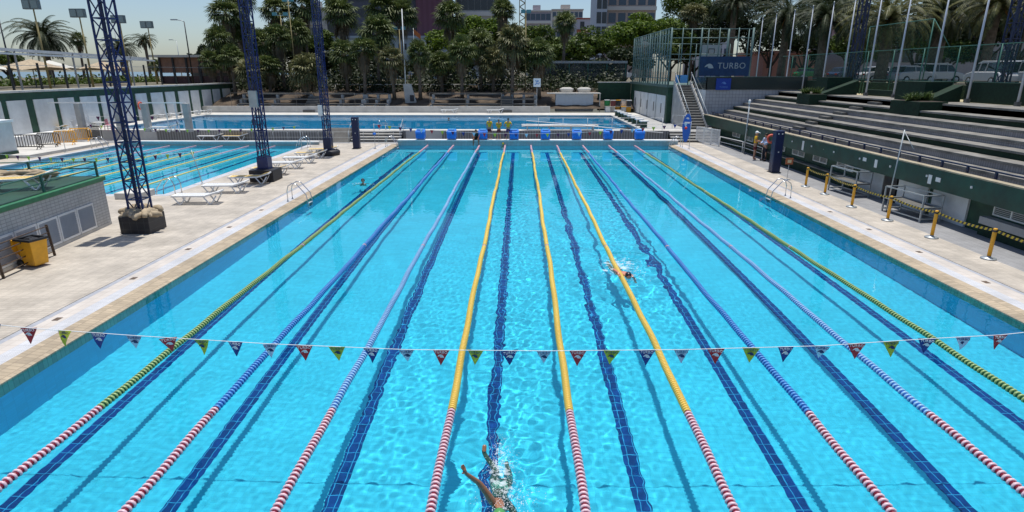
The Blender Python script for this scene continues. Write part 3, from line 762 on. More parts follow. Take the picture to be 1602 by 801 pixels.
# crowd barriers
def barrier(label, loc, rz, m, L=1.9):
    t = thing('crowd_barrier', label, 'barrier', loc, rz, 'plastic crowd barriers by the training pool')
    MB().tube([(-L/2,0,.2),(-L/2,0,.85),(-L/2+.12,0,1.0),(L/2-.12,0,1.0),(L/2,0,.85),(L/2,0,.2),(-L/2,0,.2)], .035, 8).build('frame', m, t)
    b = MB()
    for i in range(11): x = -L/2+.16+i*(L-.32)/10; b.beam((x,0,.2),(x,0,1.0),.045,.03)
    b.build('bars', m, t)
    for x in (-L/2+.25,L/2-.25): MB().tube([(x,-.28,0),(x,-.2,.06),(x,0,.22),(x,.2,.06),(x,.28,0)], .03, 6).build('foot', m, t)
    return t
bl = ['black crowd barrier at the left end of the row by the training pool','black crowd barrier second from the left, before the yellow ones','yellow crowd barrier next to the black pair','yellow crowd barrier at the right, next to a single black one','small black crowd barrier at the right end of the row']
for i, (x, y, L, rz) in enumerate(((42,234,2.0,12),(78,230,1.35,22),(104,226.5,1.45,16),(128,221.5,1.45,22),(150,217.5,1.0,14))):
    p = atz(x, y, .3); barrier(bl[i], (p.x,p.y,.3), R(rz), yellow if i in (2,3) else black, L)
slab('raised_walk', -37.35, 38.5, -32.0, 46.4, .298, conclt, .2)
# goal frames with stout posts
def goal(label, x0, x1, y, thin):
    t = thing('goal_frame', label, 'frame', ((x0+x1)/2,y,.9))
    for x in (x0, x1): MB().box((x-.22,y-.2,.9),(x+.22,y+.2,3.1)).build('post', conc, t, world=True, bevel=.02)
    MB().beam((x0-(.5 if thin > 2 else 0),y,3.15),(x1,y,3.15),.1,.08).build('crossbar', paint_w, t, world=True)
    if thin > 2: MB().beam((x0-2.4,y,3.15),(x0-.5,y,3.15),.1,.08).build('crossbar', paint_w, t, world=True)
    for k in range(2 if thin < 3 else 1):
        x = x0+(x1-x0)*(.52+.24*k) if thin < 3 else x1-1.2*2
        MB().beam((x-.1,y,3.1),(x+.14,y-.3,.9),.05).build('strut', paint_w, t, world=True)
    return t
goal('white crossbar on two stout grey posts, left of the nearest mast', -35.0, -31.9, 48.0, 3)
goal('white crossbar on two stout grey posts, right of the nearest mast', -29.7, -26.4, 48.0, 2)

# panelled boundary wall along the left
t = thing('boundary_wall', 'long dark green wall with white panels behind the left pools', 'wall', (-37.6,55,.1))
MB().box((-37.9,20,.1),(-37.4,84,4.0)).build('wall', greend, t, world=True)
MB().box((-38.0,20,4.002),(-37.25,84,4.15)).build('coping', conclt, t, world=True)
y = 26.4; k = 0
while y < 84:
    w = (2.05, 1.75)[k % 2]
    MB().box((-37.397,y,.75),(-37.34,y+w,3.45)).build('panel', wallwhite, t, world=True); y += w+(.75 if k % 2 else .5); k += 1
o = MB().box((-37.3,38.0,.1),(-36.2,50,1.0)).build('low_wall', paint_w); tag(o, 'low white wall at the foot of the green wall, behind the barriers', 'wall')
t = thing('kiosk', 'small white hut with dark bands at the left edge of the picture', 'hut', (-35,37.5,.1))
MB().box((-37.1,35.8,.1),(-33.4,39.4,2.35)).build('wall', wallwhite, t, world=True)
MB().box((-37.1,35.7,2.352),(-33.3,39.5,2.5)).build('roof', paint_w, t, world=True)
MB().box((-36.8,35.77,.6),(-34.6,35.797,1.7)).build('window', glassd, t, world=True)
MB().box((-37.1,35.74,.12),(-33.34,35.79,.5)).build('skirting', greend, t, world=True); MB().box((-33.397,35.8,.12),(-33.34,39.4,.5)).build('skirting', greend, t, world=True); MB().box((-37.1,35.74,1.95),(-33.9,35.79,2.2)).build('band', greend, t, world=True)
def lifebuoy(label, loc, rot, r=.33):
    b = MB(); n = 24; m = 8; vs = []; fs = []
    for i in range(n):
        for j in range(m):
            a, c = 2*PI*i/n, 2*PI*j/m; rr = r+.07*math.cos(c); vs.append((rr*math.cos(a), .07*math.sin(c), rr*math.sin(a)))
    for i in range(n):
        for j in range(m): fs.append((i*m+j, i*m+(j+1) % m, ((i+1) % n)*m+(j+1) % m, ((i+1) % n)*m+j))
    b.add(vs, fs, 0, True); o = b.build('lifebuoy', mat('lifebuoy_red', (.62,.10,.06), .6)); o.location = loc; o.rotation_euler = (0,0,rot); tag(o, label, 'lifebuoy'); return o
lifebuoy('faded red lifebuoy hanging on a white panel of the left wall', (-37.2,59.5,2.3), R(90))
lifebuoy('orange red lifebuoy hanging between the standing pair and the navy pillar', tuple(aty(1206.5,217,34.6)), R(0), .2)
# ============================================================ MAIN POOL FAR END
gb = 'blue covered starting blocks'
def block(label, loc):
    t = thing('starting_block', label, 'starting block', loc, 0, gb)
    b = MB(); pr = [(-.34,.06),(-.42,.48),(-.34,.68),(.28,.80),(.38,.70),(.36,.12)]
    b.prism([(y, z) for y, z in pr], -.35, .35, 0, 'yz'); b.build('cover', bluecov, t, bevel=.11)
    MB().box((-.24,-.24,.735),(.24,.22,.80)).build('top_pad', bluelt, t, bevel=.015)
    for x in (-.36,.36): MB().tube([(x,-.3,.45),(x,-.34,.62),(x,-.1,.68),(x,0,.6)], .018, 6).build('grab_handle', bluelt, t)
    MB().box((-.2,-.2,0),(.2,.2,.12)).build('pedestal', galv, t)
    return t
for i in range(8): block(f'blue covered starting block, {ORD[i]} from the left on the end wall', (-7.75+2.43*i, 46.98, .44))

# ============================================================ RIGHT SIDE: deck furniture
def cordon(label, loc):
    t = thing('cordon_post', label, 'cordon post', loc, random.uniform(0,3), 'yellow cordon posts on the right deck')
    MB().lathe([(.20,0),(.21,.02),(.19,.045),(.06,.06),(.05,.10)], n=20).build('base', galv, t)
    MB().lathe([(.055,.10),(.055,.93),(.045,.95)], (0,0,0), 12).build('post', yellowpost, t)
    MB().lathe([(.062,.84),(.062,.9)], n=12).build('tape_head', black, t)
    return t
cp = [(1260,292),(1290,304),(1332,324),(1388,345),(1457,372),(1546,405)]
cl = ['yellow cordon post next to the small notice stand','yellow cordon post second from the far end of the tape','yellow cordon post before the first metal bench cage','yellow cordon post before the grey metal trolley','yellow cordon post second from the near end of the tape','yellow cordon post nearest to the viewer on the right deck']
posts = []
for (x, y), l in zip(cp, cl):
    p = atz(x, y, .1); posts.append(Vector((p.x,p.y,.1))); cordon(l, posts[-1])
posts.append(posts[-1] + (posts[-1]-posts[-2])*1.0)
tape = stripes('hazard_tape', (.55,.38,.02), (.02,.02,.02), .16, (0,1,.5))
t = thing('hazard_tape', 'yellow and black hazard tape strung between the cordon posts', 'tape', posts[0])
for a, b in zip(posts[0:], posts[1:]):
    m = MB(); n = 10
    for k in range(n):
        u, v = k/n, (k+1)/n; P_ = a.lerp(b,u)+Vector((0,0,.89-.12*4*u*(1-u)*.6)); Q_ = a.lerp(b,v)+Vector((0,0,.89-.12*4*v*(1-v)*.6))
        m.beam(P_, Q_, .004, .075)
    m.build('tape_span', tape, t, world=True)
t = thing('notice_stand', 'small reddish notice on a thin stand between the navy pillar and the cordon', 'notice stand', atz(1231,281,.1))
MB().lathe([(.16,0),(.16,.02),(.02,.03)], n=14).build('base', galv, t); MB().tube([(0,0,.03),(0,0,.85)], .015).build('pole', galv, t)
MB().box((-.19,-.02,.8),(.19,.02,1.12)).build('board', mat('orange_notice', (.32,.09,.03), .6), t); MB().box((-.1,-.026,.88),(.1,-.021,1.04)).build('sign_plate', mat('cream_notice', (.6,.5,.3)), t)

# metal bench cages / trolleys by the fascia
def trolley(label, loc, rz, L, W, Hh_, shelf=True):
    t = thing('metal_trolley', label, 'trolley', loc, rz)
    for x in (-L/2,L/2):
        for y in (-W/2,W/2): MB().beam((x,y,0),(x,y,Hh_),.05).build('leg', galv, t)
    for z in (Hh_,Hh_*.55,.12):
        b = MB()
        for y in (-W/2,W/2): b.beam((-L/2,y,z),(L/2,y,z),.045)
        for x in (-L/2,L/2): b.beam((x,-W/2,z),(x,W/2,z),.045)
        b.build('frame', galv, t)
    MB().box((-L/2,-W/2,Hh_*.5),(L/2,W/2,Hh_*.53)).build('shelf', concdk, t)
    return t
trolley('grey metal lifeguard seat frame beside the first cordon posts', (15.2,27.4,.1), R(96), 1.9, .7, 1.15)
trolley('grey metal trolley frame under the green fascia by the tall thin pole', (15.25,22.9,.1), R(97), 2.0, .8, 1.0)
t = thing('thin_pole', 'tall thin grey pole standing before the green fascia of the stand', 'pole', (14.75,23.6,.1))
MB().tube([(0,0,0),(.12,0,3.25)], .025, 8).build('pole', galv, t); MB().tube([(.12,0,3.2),(.15,-.7,2.6)], .012, 6).build('stay', galv, t)
t = thing('lamp_pole', 'slim pole with a small white lamp rising beside the fascia near the standing pair', 'pole', (15.45,41.5,.1))
MB().tube([(0,0,0),(0,0,3.3)], .045, 8).build('pole', galv, t); MB().lathe([(.05,3.3),(.08,3.35),(.08,3.55),(.04,3.6)], n=10).build('lamp', white, t)
# blue rescue board
t = thing('rescue_board', 'blue rounded rescue board with red and white marks, leaning beside the right steps', 'rescue board', (13.1,47.9,.1), R(-25))
pts = []
for k in range(24):
    a = 2*PI*k/24; pts.append((.36*math.cos(a)*(1 if math.sin(a) > 0 else .85), 1.15+ (1.1*math.sin(a) if math.sin(a) > 0 else 1.1*math.sin(a))))
b = MB(); b.prism(pts, -.04, .04, 0, 'xz'); o = b.build('board', mat('board_blue', (.02,.12,.50), .4), t, bevel=.015); o.rotation_euler = (R(-8),0,0)
MB().box((-.2,-.05,1.5),(.2,-.042,1.62)).build('white_mark', white, o); MB().lathe([(.11,-.052),(.11,-.044)], (-.05,0,1.15), 14, axis='y').build('red_mark', red, o)
wave_logo(.14, ink_w, o, (0,-.05,1.9), (PI/2,0,0))
# white gate panels
gt = thing('white_screen', 'white slatted barrier of three panels at the foot of the right steps', 'screen', (14.1,48.3,.1))
a, b_ = Vector((14.1,48.5,.1)), Vector((15.0,45.6,.1))
for i in range(4):
    c = a.lerp(b_, i/3); MB().beam(c, c+Vector((0,0,1.25)), .06).build('post', paint_w, gt, world=True)
for i in range(3):
    c, d = a.lerp(b_, i/3), a.lerp(b_, (i+1)/3); m = MB()
    for z in (.12,1.2): m.beam(c+Vector((0,0,z)), d+Vector((0,0,z)), .05)
    for k in range(9): e = c.lerp(d, (k+1)/10); m.beam(e+Vector((0,0,.12)), e+Vector((0,0,1.2)), .045, .03)
    m.build('panel', paint_w, gt, world=True)
tube_rail('low white handrail beyond the white slatted barrier', [(15.0,45.4,.1),(15.5,42,.1),(15.5,38.5,.1)], .75, paint_w, .025)

# ============================================================ GRANDSTAND
risT = tiles('grey_riser_tiles', (.25,.245,.26), (.13,.13,.14), .12, .4, 'yz', var=.1, mortar=.012)
ladT = mat('yellowed_edge', (.34,.29,.20), .8, var=.2)
gs = thing('grandstand', 'concrete grandstand of long terraced rows above the right deck', 'grandstand', (20,30,.1))
FX = [16.9,17.65,18.4,19.2,20.05,21.0,22.1,24.3]; TZ = [2.05,2.37,2.68,2.95,3.25,3.55,3.9]
YS0, YS1 = -2, 53
kinds = 'ggGgGGG'; kinds = ['t','t','g','t','t','g','g']
MB().box((15.75,YS0,1.45),(16.9,YS1-1.5,1.72)).build('walkway', tread, gs, world=True)
for i in range(7):
    m_ = risT if kinds[i] == 't' else turf
    MB().box((FX[i],YS0,TZ[i]-.6),(FX[i+1]-.002,YS1,TZ[i]-.09)).build('riser', m_, gs, world=True)
    MB().box((FX[i]-.05,YS0,TZ[i]-.088),(FX[i+1]-.052,YS1,TZ[i])).build('tread', tread, gs, world=True)
f = MB().box((15.55,YS0,1.28),(15.74,YS1-1.2,2.02)).build('fascia', greenp, gs, world=True)
MB().box((15.5,YS0,2.022),(15.8,YS1-1.2,2.07)).build('fascia_coping', ladT, gs, world=True)
MB().box((16.2,YS0,.1),(16.9,YS1-1.5,1.449)).build('lower_wall', greend, gs, world=True)
MB().box((15.85,28.5,.1),(16.197,YS1-1.5,.55)).build('plinth_bench', turf, gs, world=True); MB().box((15.8,28.5,.552),(16.197,YS1-1.5,.6)).build('bench_top', tread, gs, world=True)
MB().box((15.9,YS0,.1),(16.197,20.2,.5)).build('plinth_bench', turf, gs, world=True); MB().box((15.86,YS0,.502),(16.197,20.2,.75)).build('bench_top', conc, gs, world=True)
for y in (21.2,23.4,26.4): MB().box((16.12,y,.1),(16.195,y+1.9,1.27)).build('white_door', wallwhite, gs, world=True)
for y in (25.4,): MB().box((16.1,y,.1),(16.196,y+.9,1.27)).build('doorway', black, gs, world=True)
for i, y in enumerate([12.6,14.6,16.6,18.5,29.0,31.6,34.2,36.8,39.4,42.0,44.6]):
    f = MB(); w = 1.55
    z0, z1 = (.82,1.2)
    for a, b in (((16.15,y,z0),(16.19,y+.05,z1)), ((16.15,y+w-.05,z0),(16.19,y+w,z1)), ((16.15,y+.05,z0),(16.19,y+w-.05,z0+.05)), ((16.15,y+.05,z1-.05),(16.19,y+w-.05,z1)), ((16.15,y+w/2-.025,z0+.05),(16.19,y+w/2+.025,z1-.05))): f.box(a, b)
    o = f.build('window_frame', paint_w, gs, world=True)
    s = MB()
    for k in range(5): s.box((16.165,y+.05,z0+.08+k*.06),(16.18,y+w-.05,z0+.11+k*.06))
    q = s.build('louvre', lou, o); q.location = (0,0,0)
    q.data.transform(Matrix.Translation(-gs.location))
for y in (21.6,28.9): 
    pass
# fascia notices and bolts
for y, z, h, w in ((33.2,1.62,.5,.22),(27.1,1.72,.16,.28),(26.2,1.66,.34,.2),(22.6,1.6,.34,.2),(22.15,1.66,.16,.26),(30.9,1.7,.02,.02)):
    MB().box((15.535,y-w/2,z-h/2),(15.547,y+w/2,z+h/2)).build('notice', paint_w, gs, world=True)
for k in range(14): MB().box((15.51,11+k*2.35,1.66),(15.547,11.07+k*2.35,1.74)).build('wall_fitting', paint_w, gs, world=True)
# blue low railing above the fascia
rl = thing('stand_railing', 'low dark blue railing along the front of the grandstand walkway', 'railing', (15.9,30,2.07))
MB().beam((15.9,YS0,2.30),(15.9,YS1-2,2.30),.05).build('rail', navyD, rl, world=True)
for k in range(36): y = 4+k*1.33; MB().beam((15.9,y,2.0),(15.9,y,2.31),.07).build('post', navyD, rl, world=True)
# half-height steps between the rows
for i in range(7):
    x = FX[i]-.36 if i else 16.5; zt = (TZ[i-1] if i else 1.72)
    b = MB().box((x,37.6,zt),(FX[i]-.06,38.7,zt+.16)).build('step_block', concdk); tag(b, f'brown half step between two rows of the stand, {ORD[i]} from the bottom', 'step', 'half steps up the grandstand')
# green planters on the stand
def strappy(t, c, n, L, m, w=.05, seed=0, droop=.5):
    rng = random.Random(seed); b = MB()
    for i in range(n):
        a = rng.uniform(0, 2*PI); e = rng.uniform(.5, 1.35); ln = L*rng.uniform(.6, 1.1); d = Vector((math.cos(a)*math.cos(e), math.sin(a)*math.cos(e), math.sin(e)))
        s = Vector((-math.sin(a), math.cos(a), 0)); pts = []
        base = Vector(c)+Vector((rng.gauss(0,.12), rng.gauss(0,.12), 0))
        for k in range(5):
            u = k/4; p = base + d*ln*u + Vector((0,0,-droop*ln*u*u*.6)); ww = w*(1-u**1.6)+.004; pts += [p-s*ww, p+s*ww]
        b.add(pts, [(2*k,2*k+1,2*k+3,2*k+2) for k in range(4)], 0)
    return b.build('leaves', m, t)
pl_m = leafmat('yucca_leaf', (.02,.045,.012), (.09,.13,.035))
def planter(label, plab, x0, y0, x1, y1, z0, z1, n):
    t = thing('planter', label, 'planter', ((x0+x1)/2,(y0+y1)/2,z0))
    MB().box((x0,y0,z0),(x1,y1,z1)).build('box', turf, t, world=True, bevel=.02)
    MB().box((x0+.08,y0+.08,z1-.05),(x1-.08,y1-.08,z1+.01)).build('soil', mat('soil', (.05,.035,.025), 1), t, world=True)
    for k in range(n):
        q = thing('agave_plant' if k % 2 else 'bushy_plant', plab[k % len(plab)] , 'plant', (x0+(x1-x0)*(k+.5)/n, (y0+y1)/2+random.uniform(-.3,.3), z1+.01))
        strappy(q, (0,0,0), 90, .75, pl_m, .035, seed=k+int(x0*10)); MB().lathe([(.05,0),(.03,.2)], n=6).build('stem', bark, q)
planter('dark green turf covered planter on the upper rows, the farther one', ['spiky plant at the pool side of the farther green planter','leafy plant at the back of the farther green planter'], 20.3,43.4,21.5,45.4, 3.0, 3.98, 2)
planter('dark green turf covered planter on the upper rows, the nearer one', ['leafy plant at the pool side of the nearer green planter','spiky agave in the middle of the nearer green planter','spiky plant at the back of the nearer green planter'], 20.9,32.3,22.35,34.9, 3.0, 3.98, 3)
def hedge(label, pts, z0, z1, m=turf, name='green_wall'):
    o = MB(); 
    for (x0,y0,x1,y1) in pts: o.box((x0,y0,z0),(x1,y1,z1))
    r = o.build(name, m); tag(r, label, 'wall'); return r
def ramp(label, x0, x1, y0, y1, za, zb, zlow):
    r = MB().prism([(x0,zlow),(x1,zlow),(x1,zb),(x0,za)], y0, y1, 0, 'xz').build('stair_side_wall', turf); tag(r, label, 'wall')
ramp('sloping green stair wall behind the farther planter', 21.52, 24.2, 44.6, 45.4, 3.9, 4.9, 3.0)
ramp('sloping green stair wall behind the nearer planter', 22.37, 24.2, 34.1, 34.9, 3.95, 4.8, 3.0)
hedge('dark green block at the top of the farther stair wall', [(22.4,45.45,24.2,47.2)], 3.8, 5.1)
hedge('dark green block at the top of the nearer stair wall', [(22.7,34.95,24.2,37.6)], 3.8, 4.95)
hedge('long low green wall along the top of the stand, near stretch', [(24.3,4,24.7,34)], 3.85, 4.95)
hedge('low green wall along the top of the stand, middle stretch', [(24.3,37.7,24.7,44)], 3.85, 4.3)
hedge('clipped dark hedge behind the green net fence before the parked cars', [(26.4,22,27.0,60)], 3.9, 4.72, mat('hedge_green', (.012,.03,.01), .95, var=.4, vs=3, bump=1, bs=8), 'hedge')
hedge('green wall along the top of the stand beyond the farther stair', [(24.3,47.3,24.7,58)], 3.85, 4.8)
slab('stand_top_walk', 22.1, -2, 24.3, 60, 3.86, tread, .3)
slab('verge', 24.2, -14, 27, 84, 3.905, mat('bare_sand', (.42,.36,.22), .95, var=.3, vs=1), .02)
# green fence on top
net = netting('green_net', (.02,.10,.06), 1, .13)
fn = thing('green_fence', 'tall green net fence along the top of the grandstand', 'fence', (25,30,3.9))
y = 2
while y < 60:
    MB().tube([(25,y,3.9),(25,y,6.9)], .035, 6).build('post', greenst, fn, world=True); y += 3.1
MB().box((24.995,2,4.0),(25.005,60,6.88)).build('net', net, fn, world=True)
for z in (4.95,6.88): MB().tube([(25,2,z),(25,60,z)], .025, 6).build('rail', greenst, fn, world=True)
fn2 = thing('green_fence', 'higher green net frame rising behind the farther blue mast', 'fence', (25.3,43,3.9))
for y in (39.5,46.5): MB().tube([(25.4,y,3.9),(25.4,y,8.6)], .035, 6).build('post', greenst, fn2, world=True)
MB().tube([(25.4,39.5,8.6),(25.4,46.5,8.6)], .03, 6).build('rail', greenst, fn2, world=True); MB().tube([(25.4,37.6,6.9),(25.4,39.5,8.6)], .02, 6).build('brace', greenst, fn2, world=True)
MB().box((25.395,39.5,6.9),(25.405,46.5,8.6)).build('net', netting('thin_green_net', (.02,.10,.06), 1, .06), fn2, world=True)
# flagpoles
fpx = [(1586,144),(1508,142),(1450,121),(1396,136),(1352,136),(1315,128),(1284,120),(1254,133),(1227.5,119),(1201.6,118),(1181,100)]
fy = [29.9,33.3,36.4,39.9,43.1,46.4,49.5,52.9,56.3,60.2,63.5]
for i, ((x, y), Y) in enumerate(zip(fpx, fy)):
    X = aty(x, y, Y).x; X = 24.0 if abs(X-24) < 3 else X
    t = thing('flagpole', f'bare pale flagpole above the stand, {ORD[i]} from the right', 'flagpole', (X,Y,4.0), 0, 'bare flagpoles above the grandstand')
    hh = 6.5+.1*random.random()
    MB().lathe([(.06,0),(.055,hh*.5),(.03,hh)], n=8).build('pole', mat('pale_pole_paint', (.50,.53,.60), .5), t)
    MB().blob((0,0,hh+.04), .06, .06, .06, 8, 5).build('finial', galv, t)
    MB().box((-.1,-.1,-.1),(.1,.1,.1)).build('base', concdk, t)
m4 = lattice('floodlight_mast', 'dark blue lattice mast behind the stand between the flagpoles, the farther one', 'mast', (27,aty(1300,60,51).y,4.0), .55, 0, 12, navyD, mg, 1.0, 1.4); m4.location.x = 26.3; m4.location.y = 49.5; flood(m4, 12)
m5 = lattice('floodlight_mast', 'dark blue lattice mast behind the stand at the right, the nearer one', 'mast', (26.6,34.6,4.0), .5, 0, 12, navyD, mg, .8, 1.2); flood(m5, 12)
t = thing('street_lamp', 'tall grey street lamp between two flagpoles near the right edge', 'street lamp', (30,35.5,4.0))
MB().lathe([(.09,0),(.05,8.4)], n=8).build('pole', concdk, t); MB().tube([(0,0,8.3),(-.3,0,8.6),(-1.4,0,8.7)], .04, 6).build('arm', concdk, t); MB().box((-1.9,-.14,8.62),(-1.3,.14,8.76)).build('lamp_head', galv, t)

# ============================================================ BLOCK B, STAIR AND COURT
tB = tiles('white_wall_tiles_back', (.40,.40,.42), (.22,.22,.24), .28, .28, 'xz', var=.06, mortar=.016)
bb = thing('tiled_building', 'white tiled building with a dark glass parapet at the far end of the stand', 'building', (19,56,.1))
b = MB(); b.prism([(15.9,53.02),(24.3,53.02),(24.3,62),(15.75,62),(15.75,56.6)], .1, 4.02, 0, 'xy'); b.build('wall', tB, bb, world=True)
b = MB(); b.prism([(15.85,52.97),(24.4,52.97),(24.4,53.09),(15.95,53.09)], 4.022, 5.05, 0, 'xy'); b.build('glass_parapet', mat('smoked_glass', (.035,.045,.045), .15), bb, world=True)
b = MB(); b.prism([(15.70,56.6),(15.83,52.97),(15.93,52.97),(15.80,56.6)], 4.022, 5.05, 0, 'xy'); b.build('glass_parapet', MT['smoked_glass'], bb, world=True)
MB().box((15.7,52.92,5.052),(24.4,53.14,5.1)).build('parapet_cap', cagest, bb, world=True)
MB().box((20.0,52.9,2.2),(20.15,53.0,2.9)).build('vent_pipe', concdk, bb, world=True)
MB().box((15.8,53.02,.1),(15.897,56.6,4.0)).build('plain_wall', wallwhite, bb, world=True)
t = thing('banner', 'small royal blue banner with a white emblem hung on the glass parapet', 'banner', (17.6,52.85,4.9))
MB().box((-.95,-.02,-.9),(.3,0,.05)).build('cloth', mat('royal_blue_cloth', (.006,.04,.30), .7), t)
wave_logo(.2, mat('faded_blue_print', (.10,.22,.55), .7), t, (-.3,-.024,-.32), (PI/2,0,0)); place_text('TURBO', .2, MT['faded_blue_print'], t, (-.3,-.024,-.66), (PI/2,0,0))
t = thing('banner', 'large navy banner reading TURBO in pale letters on the court cage', 'banner', (18.0,55.3,5.95))
xw = 2.2
MB().box((-xw,-.03,-.82),(xw,0,.82)).build('cloth', mat('navy_cloth', (.006,.035,.10), .8, var=.2), t)
pt = mat('pale_print', (.30,.36,.38), .7)
place_text('TURBO', .72, pt, t, (.62,-.04,.02), (PI/2,0,0), bold=-.004); wave_logo(.40, pt, t, (-1.35,-.035,.02), (PI/2,0,0))
# court building with green and white front
ca = thing('court_building', 'green building with white folding panels under the ball court', 'building', (20,66,.9))
XA = 13.6
MB().box((XA,57.0,.1),(30,76,4.1)).build('wall', greend, ca, world=True)
MB().box((XA-.15,56.9,4.102),(30,76.1,4.35)).build('roof', mat('cage_plinth', (.08,.13,.11), .6), ca, world=True)
for k in range(4):
    y = 57.6+k*4.0; MB().box((XA-.05,y,.95),(XA-.003,y+3.7,3.35)).build('folding_panel', wallwhite, ca, world=True)
for k in range(5): MB().box((XA-.09,59+k*3.3,1.7),(XA-.052,59.12+k*3.3,2.6)).build('panel_bolt', black, ca, world=True)
cg = thing('court_cage', 'tall pale green steel cage round the rooftop ball court', 'cage', (18,66,4.35))
zt = 9.25
for k in range(17):
    y = 57.1+k*1.14; MB().tube([(XA,y,4.36),(XA,y,zt)], .05 if k % 4 else .09, 6).build('post', cagest, cg, world=True)
for z in (4.9,6.9,zt-.5,zt): MB().tube([(XA,57.1,z),(XA,75.4,z)], .04, 6).build('rail', cagest, cg, world=True)
for i, (x, fat) in enumerate(((14.6,.05),(15.4,.05),(16.3,.08),(16.9,.05),(17.9,.05),(18.7,.1),(19.6,.05),(20.5,.05),(20.9,.1))):
    MB().tube([(x,57.1,4.36),(x,57.1,zt-.1*(i % 2))], fat, 6).build('post', cagest, cg, world=True)
for z in (zt-.1,zt-.85,7.0): MB().tube([(XA,57.1,z),(20.9,57.1,z)], .04, 6).build('rail', cagest, cg, world=True)
for i, x in enumerate((15,17,19,21,23,25)):
    MB().tube([(x,75.4,4.36),(x,75.4,zt-.6)], .05, 6).build('post', cagest, cg, world=True)
for z in (zt-.6,6.9): MB().tube([(XA,75.4,z),(25,75.4,z)], .04, 6).build('rail', cagest, cg, world=True)
MB().box((XA-.01,57.1,4.36),(XA+.01,75.4,zt)).build('net', netting('pale_net', (.10,.17,.15), 1, .13), cg, world=True)
t = thing('basketball_hoop', 'white basketball backboard inside the rooftop cage', 'hoop', (18.3,60.5,4.35))
MB().tube([(0,1.2,0),(0,1.2,2.8),(0,.2,3.1)], .07).build('stand', concdk, t); MB().box((-.9,-.03,2.5),(.9,.03,3.6)).build('backboard', mat('grey_backboard', (.32,.34,.34), .4), t)
b = MB(); 
for a, c in (((-.3,-.06,2.75),(.3,-.035,2.8)), ((-.3,-.06,3.2),(.3,-.035,3.25)), ((-.3,-.06,2.8),(-.25,-.035,3.2)), ((.25,-.06,2.8),(.3,-.035,3.2))): b.box(a, c)
b.build('target_square', black, t); 
b = MB(); b.tube([(.22*math.cos(a), -.3+.22*math.sin(a), 2.72) for a in np.linspace(0, 2*PI, 13)], .015, 5); b.build('rim', red, t)
# stair
st = thing('stair', 'steep concrete stair climbing from the upper deck to the ball court', 'stair', (14.9,50.7,.9))
n = 17
for k in range(n):
    y = 50.7+k*.36; z = .9+(k+1)*3.4/n
    MB().box((14.2,y,z-.07),(15.5,y+.36,z)).build('step', mat('stair_tread', (.25,.24,.22), .9, var=.2), st, world=True)
    MB().box((14.2,y+.03,z-.27),(15.5,y+.06,z-.072)).build('riser', concdk, st, world=True)
for x in (14.05,15.52):
    MB().prism([(50.6,.9),(50.6,1.25),(56.9,4.7),(56.9,.9)], x, x+.14, 0, 'yz').build('stringer', conclt if x > 15 else conc, st, world=True)
    b = MB().tube([(x+.07,50.6,2.0),(x+.07,56.9,5.45)], .03, 6).build('handrail', galv, st, world=True)
    for k in range(5): y = 50.7+k*1.5; z = 1.25+(y-50.6)*.548; MB().tube([(x+.07,y,z),(x+.07,y,z+.78)], .02, 6).build('rail_post', galv, st, world=True)
o = MB().box((14.3,57.3,4.5),(15.45,57.36,5.2)).build('sign_board', bluelt); tag(o, 'pale blue board at the top of the steep stair', 'sign')
tube_rail('grey railing curving round the foot of the steep stair', [(12.9,51.6,.9),(13.6,50.9,.9),(14.0,50.4,.9)], 1.1, galv, .02)
t = thing('stair_lamp', 'small lamp on an arm at the top of the plain white wall', 'lamp', (15.6,54.4,3.3)); MB().tube([(0,0,0),(0,0,.7),(-.3,0,.8)], .02).build('arm', galv, t); MB().box((-.45,-.06,.76),(-.25,.06,.82)).build('lamp_head', white, t)

# white blocks along the right edge of the diving pool
for i in range(8):
    y = 52.2+i*2.05
    t = thing('starting_block', f'white and green starting block beside the diving pool, {ORD[i]} from the near end', 'starting block', (10.6,y,.9), R(90), 'white starting blocks of the diving pool')
    MB().box((-.25,-.25,0),(.25,.25,.5)).build('pedestal', greend, t); MB().box((-.33,-.35,.502),(.33,.35,.6)).build('top', white, t)
# storage heap and green wall behind the far pool
gw = thing('green_wall', 'dark green wall behind the far pool with two pale domed tops above it', 'wall', (8,82,.9))
MB().box((3.0,82,.9),(XA,82.4,4.0)).build('wall', mat('deep_green_wall', (.008,.045,.02), .7, var=.25), gw, world=True)
MB().box((9.6,76.05,.9),(XA-.002,76.5,4.2)).build('wall', MT['deep_green_wall'], gw, world=True); MB().box((9.5,75.95,4.202),(XA,76.6,4.3)).build('coping', conclt, gw, world=True)
for i, x in enumerate((6.1,8.4)):
    t = thing('storage_drum', ['pale flat topped storage drum left of the corner, behind the box','pale flat topped storage drum right of the other, behind the box'][i], 'drum', (x*.93,75.6,.9), 0, 'storage drums behind the pale box')
    MB().lathe([(.8,0),(.8,2.4),(.85,2.45),(.85,2.62),(.5,2.75)], n=20).build('drum', conclt, t)
t = thing('storage_box', 'large pale grey storage box beyond the far pool', 'storage box', (6.6,74,.9))
MB().box((4.25,73.6,.9),(8.75,75,2.95)).build('box', mat('pale_box_panel', (.42,.47,.52), .5, var=.05), t, world=True, bevel=.02); MB().box((3.2,73.3,2.97),(9.6,75.1,3.06)).build('roof', conclt, t, world=True); MB().box((9.45,73.4,.9),(9.55,73.5,2.97)).build('roof_post', conclt, t, world=True)
wf = thing('wind_fence', 'dark windbreak fence with a pale top beam behind the far pool', 'fence', (8,83,4.0))
for k in range(6): x = 1.5+k*2.5; MB().box((x-.06,83.0,3.9),(x+.06,83.12,6.8)).build('post', greenst, wf, world=True)
